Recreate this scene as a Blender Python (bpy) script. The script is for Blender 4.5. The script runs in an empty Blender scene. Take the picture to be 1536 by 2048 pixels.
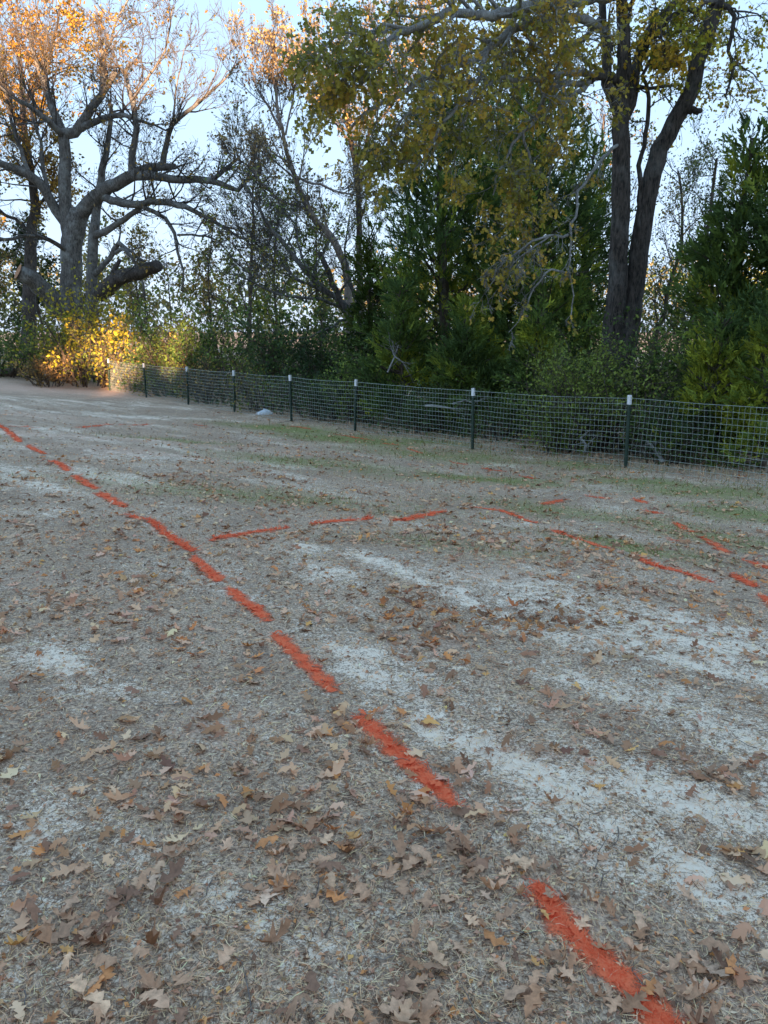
import bpy, math, random
import numpy as np
from mathutils import Vector
R = random.Random(7)
rng = np.random.default_rng(11)
scene = bpy.context.scene
COL = scene.collection

# ------------------------------------------------------------------ camera
F, PITCH, CAMZ = 1547.0, math.radians(13.3), 1.6
cam = bpy.data.cameras.new('camera'); camo = bpy.data.objects.new('camera', cam); COL.objects.link(camo)
cam.sensor_fit = 'VERTICAL'; cam.sensor_height = 36; cam.lens = F/2048*36
cam.clip_start = .05; cam.clip_end = 3000
camo.location = (0, 0, CAMZ); camo.rotation_euler = (math.pi/2-PITCH, 0, 0)
scene.camera = camo
# ------------------------------------------------------------------ light
SUN_EL = math.radians(6.5)
SUN_TRAVEL = Vector((-0.22, 1.0, 0)).normalized()          # the way the sunlight runs over the ground
w = bpy.data.worlds.new('World'); scene.world = w; w.use_nodes = True
nt = w.node_tree; bg = nt.nodes['Background']
sky = nt.nodes.new('ShaderNodeTexSky'); sky.sky_type = 'NISHITA'; sky.sun_disc = False
sky.sun_elevation = SUN_EL
sky.sun_rotation = math.atan2(-SUN_TRAVEL.x, -SUN_TRAVEL.y)
sky.air_density = 1.0; sky.dust_density = 0.5; sky.ozone_density = 3.0; sky.altitude = 100
# the phone's tone curve held the bright sky down evenly: compress the sky's range as a whole
sp = nt.nodes.new('ShaderNodeSeparateColor'); cb = nt.nodes.new('ShaderNodeCombineColor'); hv = nt.nodes.new('ShaderNodeVectorMath')
for k, e_ in enumerate((.26, .15, .06)):
    pw = nt.nodes.new('ShaderNodeMath'); pw.operation = 'POWER'; pw.inputs[1].default_value = e_
    nt.links.new(sp.outputs[k], pw.inputs[0]); nt.links.new(pw.outputs[0], cb.inputs[k])
hv.operation = 'MULTIPLY'; hv.inputs[1].default_value = (.415, .785, 1.20)
nt.links.new(sky.outputs[0], sp.inputs[0]); nt.links.new(cb.outputs[0], hv.inputs[0]); nt.links.new(hv.outputs[0], bg.inputs[0])
bg.inputs[1].default_value = 0.12
sd = bpy.data.lights.new('sun', 'SUN'); sd.energy = 2.0; sd.angle = math.radians(.5); sd.color = (1, .80, .52)
so = bpy.data.objects.new('sun', sd); COL.objects.link(so)
trav = Vector((SUN_TRAVEL.x*math.cos(SUN_EL), SUN_TRAVEL.y*math.cos(SUN_EL), -math.sin(SUN_EL)))
so.rotation_euler = trav.to_track_quat('-Z', 'Y').to_euler()
vs = scene.view_settings
vs.view_transform = 'Standard'; vs.look = 'None'; vs.gamma = 1; vs.use_curve_mapping = False
vs.exposure = 3.35
vs.use_white_balance = True; vs.white_balance_temperature = 8100; vs.white_balance_tint = 36
scene.cycles.max_bounces = 5; scene.cycles.diffuse_bounces = 4; scene.cycles.transparent_max_bounces = 8

# ------------------------------------------------------------------ helpers
def hash2(ix, iy, s):
    h = (ix.astype(np.int64)*374761393 + iy.astype(np.int64)*668265263 + s*974711) & 0x7fffffff
    h = ((h ^ (h >> 13))*1274126177) & 0x7fffffff
    return ((h ^ (h >> 16)) & 0xffff)/65535.0
def vnoise(x, y, s=0):
    x = np.asarray(x, float); y = np.asarray(y, float)
    ix = np.floor(x); iy = np.floor(y); fx = x-ix; fy = y-iy
    fx = fx*fx*(3-2*fx); fy = fy*fy*(3-2*fy)
    a = hash2(ix, iy, s); b = hash2(ix+1, iy, s); c = hash2(ix, iy+1, s); d = hash2(ix+1, iy+1, s)
    return a+(b-a)*fx+(c-a)*fy+(a-b-c+d)*fx*fy
def fbm(x, y, s=0, o=4):
    t = 0; a = .5; n = 0
    for k in range(o):
        t = t+a*vnoise(x*2**k+17*k, y*2**k-9*k, s+k); n += a; a *= .5
    return t/n
def sstep(a, b, x):
    t = np.clip((x-a)/(b-a), 0, 1); return t*t*(3-2*t)
NX, NY, ND = .768, .640, 11.5                              # the fence line: NX*x+NY*y = ND
def macro(X, Y):
    X = np.asarray(X, float); Y = np.asarray(Y, float)
    d = ND-(NX*X+NY*Y)
    z = -.82*sstep(11.5, 0.5, d)
    z = z + .42*np.exp(-(((X+19)/7)**2+((Y-36)/7)**2))
    z = z + .10*(fbm(X*.35, Y*.35, 3, 2)-.5)*sstep(1, 6, np.hypot(X, Y))
    z = z + .13*sstep(1.0, 5.5, X)*sstep(5, 11, Y)
    z = z - .9*sstep(0, 30, -d)
    return z
def height(X, Y):
    X = np.asarray(X, float); Y = np.asarray(Y, float)
    r = np.hypot(X, Y)
    z = macro(X, Y) + 0.055*(fbm(X*1.6, Y*1.6, 21, 3)-.5) + .032*(fbm(X*7, Y*7, 31, 3)-.5)
    z = z + .012*(fbm(X*30, Y*30, 41, 2)-.5)*sstep(9, 4, r)
    # shallow hole full of leaves
    z = z - .05*np.exp(-(((X-HOLE[0])/.5)**2+((Y-HOLE[1])/.3)**2))
    return z
fwd = np.array([0, math.cos(PITCH), -math.sin(PITCH)]); upv = np.array([0, math.sin(PITCH), math.cos(PITCH)])
def ray(px, py):
    return fwd + np.array([1, 0, 0])*(px-768)/F - upv*(py-1024)/F
def P(px, py, Y):
    d = ray(px, py); t = Y/d[1]
    return (d[0]*t, Y, CAMZ+d[2]*t)
def G(px, py):
    d = ray(px, py); t = 1.0; dt = .02
    while t < 80:
        p = d*t
        if CAMZ+p[2] < macro(p[0], p[1]): break
        t += max(.01, t*.004)
    return (float(p[0]), float(p[1]))
HOLE = G(1010, 1225)

WARM = np.array([1.6, .98, .70]); GREENISH = np.array([1.18, 1.06, .78])
def mk_mesh(name, chunks, mats, smooth=False):
    """chunks: list of (verts (n,3), faces (m,k), colours (m,3) or None, material index)"""
    V = []; L = []; LT = []; C = []; MI = []; off = 0; hascol = any(c[2] is not None for c in chunks)
    for v, f, c, mi in chunks:
        v = np.asarray(v, np.float32).reshape(-1, 3); f = np.asarray(f, np.int32)
        V.append(v); L.append((f+off).ravel()); LT.append(np.full(len(f), f.shape[1], np.int32)); off += len(v)
        MI.append(np.full(len(f), mi, np.int32))
        if hascol:
            cc = np.ones((len(f), 4), np.float32)
            if c is not None: cc[:, :3] = np.clip(np.asarray(c)*(WARM if mats in (M_litter, M_straw) else GREENISH), 0, .95)
            C.append(cc)
    V = np.concatenate(V); L = np.concatenate(L); LT = np.concatenate(LT)
    me = bpy.data.meshes.new(name)
    me.vertices.add(len(V)); me.vertices.foreach_set('co', V.ravel())
    me.loops.add(len(L)); me.loops.foreach_set('vertex_index', L)
    me.polygons.add(len(LT)); me.polygons.foreach_set('loop_start', np.concatenate([[0], np.cumsum(LT)[:-1]]).astype(np.int32))
    me.polygons.foreach_set('material_index', np.concatenate(MI))
    if smooth: me.polygons.foreach_set('use_smooth', np.ones(len(LT), bool))
    me.update(calc_edges=True)
    if hascol:
        a = me.attributes.new('col', 'FLOAT_COLOR', 'FACE'); a.data.foreach_set('color', np.concatenate(C).ravel())
    for m in (mats if isinstance(mats, (list, tuple)) else [mats]): me.materials.append(m)
    return me
def link(name, me, parent=None, loc=None, **kw):
    o = bpy.data.objects.new(name, me); COL.objects.link(o)
    if loc is not None: o.location = loc
    if parent is not None:
        o.parent = parent
        if loc is None and parent.type == 'EMPTY': o.location = -parent.location      # mesh given in world coordinates
    for k, v in kw.items():
        if v: o[k] = v
    return o
def thing(name, loc, label, category, group=None):
    o = bpy.data.objects.new(name, None); COL.objects.link(o); o.location = loc
    o.empty_display_size = .3
    o['label'] = label; o['category'] = category
    if group: o['group'] = group
    return o

def norm(a): return a/np.maximum(np.linalg.norm(a, axis=-1, keepdims=True), 1e-9)
def tubes(lines, sides, closed_tip=False):
    """lines: list of (pts list, radii list); all joined into (verts, faces). Batches by point count."""
    out = []
    by = {}
    for pts, rad in lines: by.setdefault(len(pts), []).append((pts, rad))
    VV = []; FF = []; off = 0
    for n, ls in by.items():
        A = np.array([l[0] for l in ls], float); Rr = np.array([l[1] for l in ls], float)
        T = np.empty_like(A); T[:, 1:-1] = A[:, 2:]-A[:, :-2]; T[:, 0] = A[:, 1]-A[:, 0]; T[:, -1] = A[:, -1]-A[:, -2]; T = norm(T)
        av = norm(A[:, -1]-A[:, 0]); ref = np.where(np.abs(av[:, 2:3]) > .7, np.array([[1., .2, 0]]), np.array([[0, 0, 1.]]))
        ref = ref[:, None, :]
        U = norm(ref-(ref*T).sum(-1, keepdims=True)*T); W = np.cross(T, U)
        ang = np.arange(sides)*2*math.pi/sides
        ring = U[:, :, None, :]*np.cos(ang)[None, None, :, None]+W[:, :, None, :]*np.sin(ang)[None, None, :, None]
        V = A[:, :, None, :]+ring*Rr[:, :, None, None]
        N = len(ls); V = V.reshape(-1, 3)
        i = np.arange(N)[:, None, None]*n*sides; j = np.arange(n-1)[None, :, None]*sides; k = np.arange(sides)[None, None, :]; k2 = (k+1) % sides
        f = np.stack([i+j+k, i+j+k2, i+j+sides+k2, i+j+sides+k], -1).reshape(-1, 4)
        VV.append(V); FF.append(f+off); off += len(V)
    return np.concatenate(VV), np.concatenate(FF)
def scatter(tv, tf, pos, ax, nrm, size):
    """template (k,3) with x along width, y along length, z along normal"""
    pos = np.asarray(pos, float); y = norm(np.asarray(ax, float)); n = np.asarray(nrm, float)
    x = norm(np.cross(y, n)); z = np.cross(x, y)
    size = np.asarray(size, float)
    if size.ndim == 1: size = size[:, None]*np.ones((1, 3))
    tv = np.asarray(tv, float)
    s = tv[None]*size[:, None, :]
    V = pos[:, None, :]+s[..., 0:1]*x[:, None]+s[..., 1:2]*y[:, None]+s[..., 2:3]*z[:, None]
    tf = np.asarray(tf); Fc = (np.arange(len(pos))*len(tv))[:, None, None]+tf[None]
    return V.reshape(-1, 3), Fc.reshape(-1, tf.shape[1])

def rough_tube(l, sides, amp=.10):
    v, f = tubes([l], sides); n = len(l[0]); V = v.reshape(n, sides, 3); c = np.array(l[0])[:, None, :]; d = V-c
    s_ = np.cumsum([0]+[np.linalg.norm(np.array(l[0][i+1])-np.array(l[0][i])) for i in range(n-1)])
    a = np.arange(sides)/sides*2*math.pi; r0 = l[1][0]
    A = (1+np.cos(a))*2.2; B = (1+np.sin(a))*2.2
    S_, A_ = np.meshgrid(s_, A, indexing='ij'); _, B_ = np.meshgrid(s_, B, indexing='ij')
    q = fbm(A_*1.6+S_*.55/max(r0, .1)*.4, B_*1.6-S_*.25, 900+n, 4)-.5
    k = fbm(S_*1.3+A_*.7, B_*.7, 950+n, 3)-.5
    return (c+d*(1+amp*2.4*q+amp*2.0*k)[..., None]).reshape(-1, 3), f
# ------------------------------------------------------------------ materials
def newmat(name):
    m = bpy.data.materials.new(name); m.use_nodes = True; t = m.node_tree
    for n in list(t.nodes): t.nodes.remove(n)
    return m, t, t.nodes.new('ShaderNodeOutputMaterial')
def N(t, ty, **kw):
    n = t.nodes.new(ty)
    for k, v in kw.items():
        if k.startswith('i_'): n.inputs[k[2:].replace('_', ' ')].default_value = v
        else: setattr(n, k, v)
    return n
def leafmat(name, trans=.35, rough=.6, spec=.25):
    m, t, out = newmat(name)
    a = N(t, 'ShaderNodeAttribute', attribute_name='col')
    b = N(t, 'ShaderNodeBsdfPrincipled'); b.inputs['Roughness'].default_value = rough; b.inputs['Specular IOR Level'].default_value = spec
    t.links.new(a.outputs['Color'], b.inputs['Base Color'])
    if trans > 0:
        tr = N(t, 'ShaderNodeBsdfTranslucent'); mx = N(t, 'ShaderNodeMixShader'); mx.inputs[0].default_value = trans
        t.links.new(a.outputs['Color'], tr.inputs['Color']); t.links.new(b.outputs[0], mx.inputs[1]); t.links.new(tr.outputs[0], mx.inputs[2])
        t.links.new(mx.outputs[0], out.inputs[0])
    else: t.links.new(b.outputs[0], out.inputs[0])
    return m
def ramp(t, stops):
    r = t.nodes.new('ShaderNodeValToRGB'); e = r.color_ramp.elements
    while len(e) < len(stops): e.new(.5)
    for el, (p, c) in zip(e, stops): el.position = p; el.color = (*c, 1)
    return r
def barkmat(name, dark, light, lichen=(.35, .37, .34), la=.35, scale=1.0, zs=.22, bump=.6):
    m, t, out = newmat(name)
    g = N(t, 'ShaderNodeNewGeometry')
    mp = N(t, 'ShaderNodeMapping'); mp.inputs['Scale'].default_value = (scale*14, scale*14, scale*14*zs)
    t.links.new(g.outputs['Position'], mp.inputs['Vector'])
    v = N(t, 'ShaderNodeTexNoise', i_Scale=1.6, i_Detail=8, i_Roughness=.68); v.inputs['Distortion'].default_value = .6
    t.links.new(mp.outputs[0], v.inputs['Vector'])
    r = ramp(t, [(.35, dark), (.62, light)]); t.links.new(v.outputs[0], r.inputs[0])
    n2 = N(t, 'ShaderNodeTexNoise', i_Scale=2.2*scale, i_Detail=5, i_Roughness=.7); t.links.new(g.outputs['Position'], n2.inputs['Vector'])
    r2 = ramp(t, [(.5, (0, 0, 0)), (.68, (la, la, la))]); t.links.new(n2.outputs[0], r2.inputs[0])
    mx = N(t, 'ShaderNodeMix', data_type='RGBA'); t.links.new(r2.outputs[0], mx.inputs['Factor'])
    t.links.new(r.outputs[0], mx.inputs['A']); mx.inputs['B'].default_value = (*lichen, 1)
    b = N(t, 'ShaderNodeBsdfPrincipled'); b.inputs['Roughness'].default_value = .9; b.inputs['Specular IOR Level'].default_value = .15
    t.links.new(mx.outputs['Result'], b.inputs['Base Color'])
    bp = N(t, 'ShaderNodeBump'); bp.inputs['Strength'].default_value = bump; bp.inputs['Distance'].default_value = .07
    t.links.new(v.outputs[0], bp.inputs['Height']); t.links.new(bp.outputs[0], b.inputs['Normal'])
    t.links.new(b.outputs[0], out.inputs[0])
    return m
def plain(name, c, rough=.6, metal=0, nz=.0, nscale=20):
    m, t, out = newmat(name)
    b = N(t, 'ShaderNodeBsdfPrincipled'); b.inputs['Roughness'].default_value = rough; b.inputs['Metallic'].default_value = metal
    tc = N(t, 'ShaderNodeNewGeometry')
    n = N(t, 'ShaderNodeTexNoise', i_Scale=nscale, i_Detail=5); t.links.new(tc.outputs['Position'], n.inputs['Vector'])
    r = ramp(t, [(.3, tuple(x*(1-nz) for x in c)), (.7, tuple(min(1, x*(1+nz)) for x in c))]); t.links.new(n.outputs[0], r.inputs[0])
    t.links.new(r.outputs[0], b.inputs['Base Color']); t.links.new(b.outputs[0], out.inputs[0])
    return m
M_leaf = leafmat('tree_leaf'); M_cedar = leafmat('cedar_spray', .35, .7, .15); M_litter = leafmat('dry_leaf', .12, .65, .2)
M_straw = leafmat('dry_straw', .0, .75, .15)
M_twig = barkmat('fine_twigs', (.045, .04, .036), (.14, .12, .105), la=.2)
M_bark_oak = barkmat('oak_bark', (.045, .040, .035), (.21, .19, .165), la=.6)
M_bark_lich = barkmat('lichen_bark', (.12, .11, .10), (.36, .35, .32), (.50, .52, .49), .8, 1.6)
M_bark_dark = barkmat('dark_bark', (.025, .020, .017), (.13, .105, .09), la=.2)
M_bark_pale = barkmat('pale_bark', (.13, .09, .07), (.34, .27, .22), la=.3)
M_bark_brown = barkmat('brown_bark', (.05, .035, .026), (.17, .125, .095), la=.3)

def ground_mat():
    m, t, out = newmat('ground_soil')
    g = N(t, 'ShaderNodeNewGeometry'); P_ = g.outputs['Position']
    def noise(sc, det=6, ro=.6, dist=0, vec=None):
        n = N(t, 'ShaderNodeTexNoise', i_Scale=sc, i_Detail=det, i_Roughness=ro); n.inputs['Distortion'].default_value = dist
        t.links.new(vec or P_, n.inputs['Vector']); return n.outputs[0]
    mk = N(t, 'ShaderNodeAttribute', attribute_name='mask')
    sep = N(t, 'ShaderNodeSeparateColor'); t.links.new(mk.outputs['Color'], sep.inputs[0])
    def mix(fac, a, b):
        x = N(t, 'ShaderNodeMix', data_type='RGBA')
        t.links.new(fac, x.inputs['Factor'])
        for s, v in (('A', a), ('B', b)):
            if isinstance(v, tuple): x.inputs[s].default_value = (*v, 1)
            else: t.links.new(v, x.inputs[s])
        return x.outputs['Result']
    def math_(op, a, b, c=None):
        x = N(t, 'ShaderNodeMath', operation=op)
        for i, v in enumerate((a, b) if c is None else (a, b, c)):
            if isinstance(v, (int, float)): x.inputs[i].default_value = v
            else: t.links.new(v, x.inputs[i])
        return x.outputs[0]
    def mr(v, a, b, c=0., d=1.):
        x = N(t, 'ShaderNodeMapRange'); t.links.new(v, x.inputs[0]); x.inputs[1].default_value = a; x.inputs[2].default_value = b
        x.inputs[3].default_value = c; x.inputs[4].default_value = d; return x.outputs[0]
    fine = noise(70, 9, .75); mid = noise(9, 6, .65); big = noise(1.1, 5, .6)
    # thatch: stretched fibres in two directions
    mp = N(t, 'ShaderNodeMapping'); mp.inputs['Scale'].default_value = (260, 28, 40); mp.inputs['Rotation'].default_value = (0, 0, .6); t.links.new(P_, mp.inputs[0])
    fib1 = noise(1, 4, .6, 1.2, mp.outputs[0])
    mp2 = N(t, 'ShaderNodeMapping'); mp2.inputs['Scale'].default_value = (30, 240, 40); mp2.inputs['Rotation'].default_value = (0, 0, .25); t.links.new(P_, mp2.inputs[0])
    fib2 = noise(1, 4, .6, 1.2, mp2.outputs[0])
    fib = math_('MAXIMUM', fib1, fib2)
    base = mix(mr(fine, .42, .60), (.20, .118, .08), (.98, .66, .44))
    base = mix(mr(mid, .4, .7, 0, .5), base, (.32, .205, .14))
    base = mix(mr(fib, .58, .72, 0, .75), base, (.95, .69, .49))
    base = mix(mr(big, .44, .62, 0, .5), base, (.34, .22, .15))
    lump = noise(24, 5, .7, .4)
    base = mix(mr(lump, .48, .66, 0, .6), base, (.18, .112, .078))
    clay = mix(mr(fine, .3, .7), (.55, .30, .20), (.95, .64, .48))
    sand = mix(mr(fine, .3, .65), (.95, .68, .48), (.99, .81, .62))
    grit = noise(170, 4, .7); sf = math_('ADD', sep.outputs[0], mr(fine, .3, .7, -.42, .42)); sf = math_('ADD', sf, mr(grit, .3, .7, -.35, .35)); sf = math_('ADD', sf, mr(mid, .3, .7, -.3, .3)); sf = math_('ADD', sf, mr(lump, .3, .7, -.35, .35))
    base = mix(mr(sf, .38, .60, 0, .95), base, sand)
    base = mix(math_('MULTIPLY', sep.outputs[2], mr(mid, .2, .5, .25, .9)), base, clay)
    grn = mix(mr(fine, .3, .65), (.09, .115, .03), (.32, .345, .11))
    gf = math_('ADD', sep.outputs[1], mr(fine, .3, .7, -.35, .35)); gf = math_('ADD', gf, mr(mid, .3, .7, -.2, .2))
    base = mix(mr(gf, .22, .6, 0, .85), base, grn)
    b = N(t, 'ShaderNodeBsdfPrincipled'); b.inputs['Roughness'].default_value = .95; b.inputs['Specular IOR Level'].default_value = .1
    t.links.new(base, b.inputs['Base Color'])
    hs = math_('ADD', fine, math_('MULTIPLY', fib, .8)); hs = math_('ADD', hs, mid)
    bp = N(t, 'ShaderNodeBump'); bp.inputs['Strength'].default_value = .6; bp.inputs['Distance'].default_value = .010
    t.links.new(hs, bp.inputs['Height']); t.links.new(bp.outputs[0], b.inputs['Normal'])
    t.links.new(b.outputs[0], out.inputs[0])
    return m

# ------------------------------------------------------------------ ground
def blob(X, Y, px, py, ra, rb, ang=0.):
    cx, cy = G(px, py); c, s = math.cos(ang), math.sin(ang)
    u = (X-cx)*c+(Y-cy)*s; v = -(X-cx)*s+(Y-cy)*c
    return np.exp(-((u/ra)**2+(v/rb)**2))
SAND = [(1430,1360,1.1,.6,-.5,.62),(1330,1300,.7,.3,-.6,.5),(1500,1500,.6,.35,-.4,.5),(1330,1580,.4,.13,-.6,.62),(1180,1360,.7,.16,-.8,.55),
        (950,1480,.7,.12,-.9,.62),(900,1640,.5,.15,-.7,.42),(1400,1730,.5,.08,-.75,.75),(1150,1690,.3,.08,-.7,.5),
        (640,1145,.7,.2,-.8,.62),(700,1190,.9,.14,-.9,.68),(790,1250,.5,.14,-.9,.55),(820,1150,1.2,.14,-.9,.6),(610,1090,.5,.12,1.3,.45),
        (1300,1250,1.5,.3,-.5,.4),(60,1310,.5,.25,0,.55),(130,1400,.4,.15,0,.4),(40,1680,.3,.25,.2,.6),(420,1500,.4,.15,-.3,.35),(280,1850,.3,.2,0,.5),
        (100,1930,.3,.2,0,.4),(560,1930,.4,.2,0,.35),(900,1820,.5,.2,0,.3),(420,1020,.7,.1,0,.45),(290,965,.6,.1,0,.4),(450,1195,.5,.1,-.2,.45),
        (200,830,6,.8,.1,.42),(80,800,7,1.5,.1,.35),(330,890,2.5,.5,.1,.42),(150,905,3,.5,0,.3),(1450,1250,.9,.3,-.3,.4),(700,1300,.3,.1,-.9,.4),(30,950,2,1,0,.3)]
GREEN = [(1300,965,1.5,.5,-.5,.4),(1120,930,1.6,.5,-.6,.35),(860,885,1.8,.5,-.6,.35),(1500,1030,1.2,.5,-.5,.4),(560,858,2.2,.9,-.5,.5),(700,880,2.5,1.,-.5,.42),(640,930,2.5,1.0,-.3,.26),(980,960,1.4,.5,-.5,.5),(870,910,3,1.2,-.6,.3),(1230,1090,1.0,.4,-.6,.42),
         (1440,985,1.6,.8,-.5,.36),(1180,1030,2,.6,-.6,.26),(350,880,1.5,.5,0,.3),(520,990,2.5,.8,0,.2),(900,1090,1.2,.5,0,.16),(1450,1080,1.5,.5,-.5,.2)]
CLAY = [(30,775,7,2.5,.1,.95),(200,785,6,2.,-.3,1.0),(100,870,4,.5,.1,.5),(60,830,3,1.2,0,.4),(290,905,1.2,.4,0,.5),(230,965,.7,.15,0,.5),(420,1440,.25,.1,0,.6),(860,1290,.3,.1,0,.35),(1350,1900,.35,.1,0,.3),
        (1000,1150,.5,.2,0,.4),(560,1570,.06,.05,0,.7),(650,1610,.04,.03,0,.7),(430,1500,.1,.07,0,.6),(1130,1830,.15,.1,0,.5),(1050,1500,.2,.08,0,.4),(30,1160,.5,.2,0,.3)]
def field(lst, X, Y):
    a = np.zeros_like(X, float)
    for px, py, ra, rb, an, st in lst: a = np.maximum(a, (st+.22 if lst is GREEN else st*.85 if lst is SAND else st)*blob(X, Y, px, py, ra*(.8 if lst is SAND else 1), rb, an))
    return a
def masks(X, Y):
    wx = X+.5*(fbm(X*2.2, Y*2.2, 51, 3)-.5); wy = Y+.5*(fbm(X*2.2, Y*2.2, 61, 3)-.5)
    n1 = fbm(X*1.3, Y*1.3, 71, 4)
    ca, sa = math.cos(-.65), math.sin(-.65); U = X*ca+Y*sa; W = -X*sa+Y*ca
    n2 = fbm(U*.9, W*3.2, 77, 4)
    s = field(SAND, wx, wy)*(.75+.7*(n2-.35))+.5*(n1-.5)+1.0*(n2-.5)+.11
    g = field(GREEN, wx, wy)+.3*(fbm(X*1.1, Y*1.1, 81, 4)-.5)
    c = field(CLAY, wx, wy)+.25*(fbm(X*.8, Y*.8, 91, 3)-.6)
    wood = sstep(.2, -1.5, ND-(NX*X+NY*Y))
    s = s*(1-wood); g = g*(1-wood)+wood*.1
    return np.clip(s, 0, 1), np.clip(g, 0, 1), np.clip(c, 0, 1)
def build_ground():
    th = np.concatenate([np.linspace(-36, 36, 290), np.linspace(36, 324, 90)[1:-1]])*math.pi/180
    n = len(th)
    rr = np.concatenate([np.linspace(.3, 1.0, 8)[:-1], 1.0*(60/1.0)**(np.linspace(0, 1, 290)), np.geomspace(60, 900, 22)[1:]])
    TH, RR = np.meshgrid(th, rr)
    X = RR*np.sin(TH); Y = RR*np.cos(TH); Z = height(X, Y)
    V = np.stack([X, Y, Z], -1).reshape(-1, 3)
    m = len(rr); i = np.arange(m-1)[:, None]*n; j = np.arange(n)[None, :]; j2 = (j+1) % n
    f = np.stack([i+j, i+n+j, i+n+j2, i+j2], -1).reshape(-1, 4)[:, ::-1]
    V = np.concatenate([V, [[0, 0, float(height(0, 0))]]]); c = len(V)-1
    f3 = np.stack([np.full(n, c), np.arange(n), (np.arange(n)+1) % n], -1)[:, ::-1]
    me = bpy.data.meshes.new('ground')
    L = np.concatenate([f.ravel(), f3.ravel()]).astype(np.int32); LT = np.concatenate([np.full(len(f), 4), np.full(len(f3), 3)]).astype(np.int32)
    me.vertices.add(len(V)); me.vertices.foreach_set('co', V.astype(np.float32).ravel())
    me.loops.add(len(L)); me.loops.foreach_set('vertex_index', L)
    me.polygons.add(len(LT)); me.polygons.foreach_set('loop_start', np.concatenate([[0], np.cumsum(LT)[:-1]]).astype(np.int32))
    me.polygons.foreach_set('use_smooth', np.ones(len(LT), bool))
    me.update(calc_edges=True)
    s, g, cc = masks(V[:, 0], V[:, 1])
    a = me.attributes.new('mask', 'FLOAT_COLOR', 'POINT')
    a.data.foreach_set('color', np.stack([s, g, cc, np.ones_like(s)], -1).astype(np.float32).ravel())
    me.materials.append(ground_mat())
    o = link('ground', me, kind='structure'); return o
ground = build_ground()

# ------------------------------------------------------------------ orange paint
LONG = [[(-25,842),(8,856),(40,884)], [(58,893),(86,908)], [(103,922),(135,940)], [(150,952),(190,978)], [(197,985),(245,1012)],
        [(255,1030),(300,1045),(345,1075),(385,1106)], [(390,1116),(440,1160)], [(458,1176),(490,1210),(532,1243)],
        [(554,1272),(592,1312),(630,1345),(664,1384)], [(722,1440),(765,1483),(825,1535),(900,1606)],
        [(1068,1790),(1130,1855),(1200,1920),(1290,2005),(1350,2060),(1400,2105)]]
ARC = [[(425,1083),(480,1068),(572,1055)], [(628,1049),(680,1044),(745,1039)], [(788,1043),(840,1034),(890,1027)],
       [(945,1017),(1000,1023),(1075,1047)], [(1105,1060),(1135,1070),(1160,1080),(1222,1100)],
       [(1268,1112),(1320,1135),(1375,1150),(1420,1161)], [(1466,1150),(1508,1176)], [(1528,1195),(1560,1225)]]
SIDE = [[(578,852),(622,860)], [(668,870),(738,880)], [(768,887),(797,891)], [(818,900),(845,906)], [(900,922),(932,930)], [(962,936),(1012,946)],
        [(1038,954),(1072,961)], [(1085,1011),(1125,1000)], [(1175,994),(1225,999)], [(1268,998),(1294,1010)], [(1290,1024),(1325,1030)],
        [(1350,1045),(1385,1065)], [(1405,1078),(1455,1105)], [(1338,1080),(1364,1086)], [(1492,1122),(1545,1142)]]
FAR = [[(20,852),(75,857)], [(150,855),(225,851)], [(235,851),(300,850)], [(388,850),(416,853)]]
def paint_mat():
    m, t, out = newmat('spray_paint')
    g = N(t, 'ShaderNodeNewGeometry')
    at = N(t, 'ShaderNodeAttribute', attribute_name='dens')
    n = N(t, 'ShaderNodeTexNoise', i_Scale=110, i_Detail=6, i_Roughness=.75); t.links.new(g.outputs['Position'], n.inputs['Vector'])
    n2 = N(t, 'ShaderNodeTexNoise', i_Scale=14, i_Detail=4); t.links.new(g.outputs['Position'], n2.inputs['Vector'])
    ad = N(t, 'ShaderNodeMath', operation='ADD'); m1 = N(t, 'ShaderNodeMath', operation='MULTIPLY_ADD'); t.links.new(n.outputs[0], m1.inputs[0]); m1.inputs[1].default_value = 2.0; m1.inputs[2].default_value = -1.0; t.links.new(m1.outputs[0], ad.inputs[0]); t.links.new(at.outputs['Fac'], ad.inputs[1])
    ad2 = N(t, 'ShaderNodeMath', operation='ADD'); t.links.new(ad.outputs[0], ad2.inputs[0]); m2 = N(t, 'ShaderNodeMath', operation='MULTIPLY_ADD'); t.links.new(n2.outputs[0], m2.inputs[0]); m2.inputs[1].default_value = 2.2; m2.inputs[2].default_value = -1.1; t.links.new(m2.outputs[0], ad2.inputs[1])
    mr = N(t, 'ShaderNodeMapRange'); t.links.new(ad2.outputs[0], mr.inputs[0]); mr.inputs[1].default_value = .05; mr.inputs[2].default_value = .80
    r = ramp(t, [(.3, (.98, .12, .04)), (.65, (1.0, .20, .09))]); t.links.new(n.outputs[0], r.inputs[0])
    b = N(t, 'ShaderNodeBsdfPrincipled'); b.inputs['Roughness'].default_value = .8; b.inputs['Specular IOR Level'].default_value = .1
    t.links.new(r.outputs[0], b.inputs['Base Color']); t.links.new(mr.outputs[0], b.inputs['Alpha'])
    bp = N(t, 'ShaderNodeBump'); bp.inputs['Strength'].default_value = .35; bp.inputs['Distance'].default_value = .01
    t.links.new(n.outputs[0], bp.inputs['Height']); t.links.new(bp.outputs[0], b.inputs['Normal'])
    t.links.new(b.outputs[0], out.inputs[0]); return m
M_paint = paint_mat()
PAINTPOLY = []          # world polylines with half width, for the straw and leaves lying in them
blade_t = np.array([[-.5, 0, 0], [.5, 0, 0], [.5, .5, .12], [-.5, .5, .12], [0, 1, 0]])
blade_q = np.array([[0, 1, 2, 3]]); blade_f3 = np.array([[3, 2, 4]])
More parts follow.
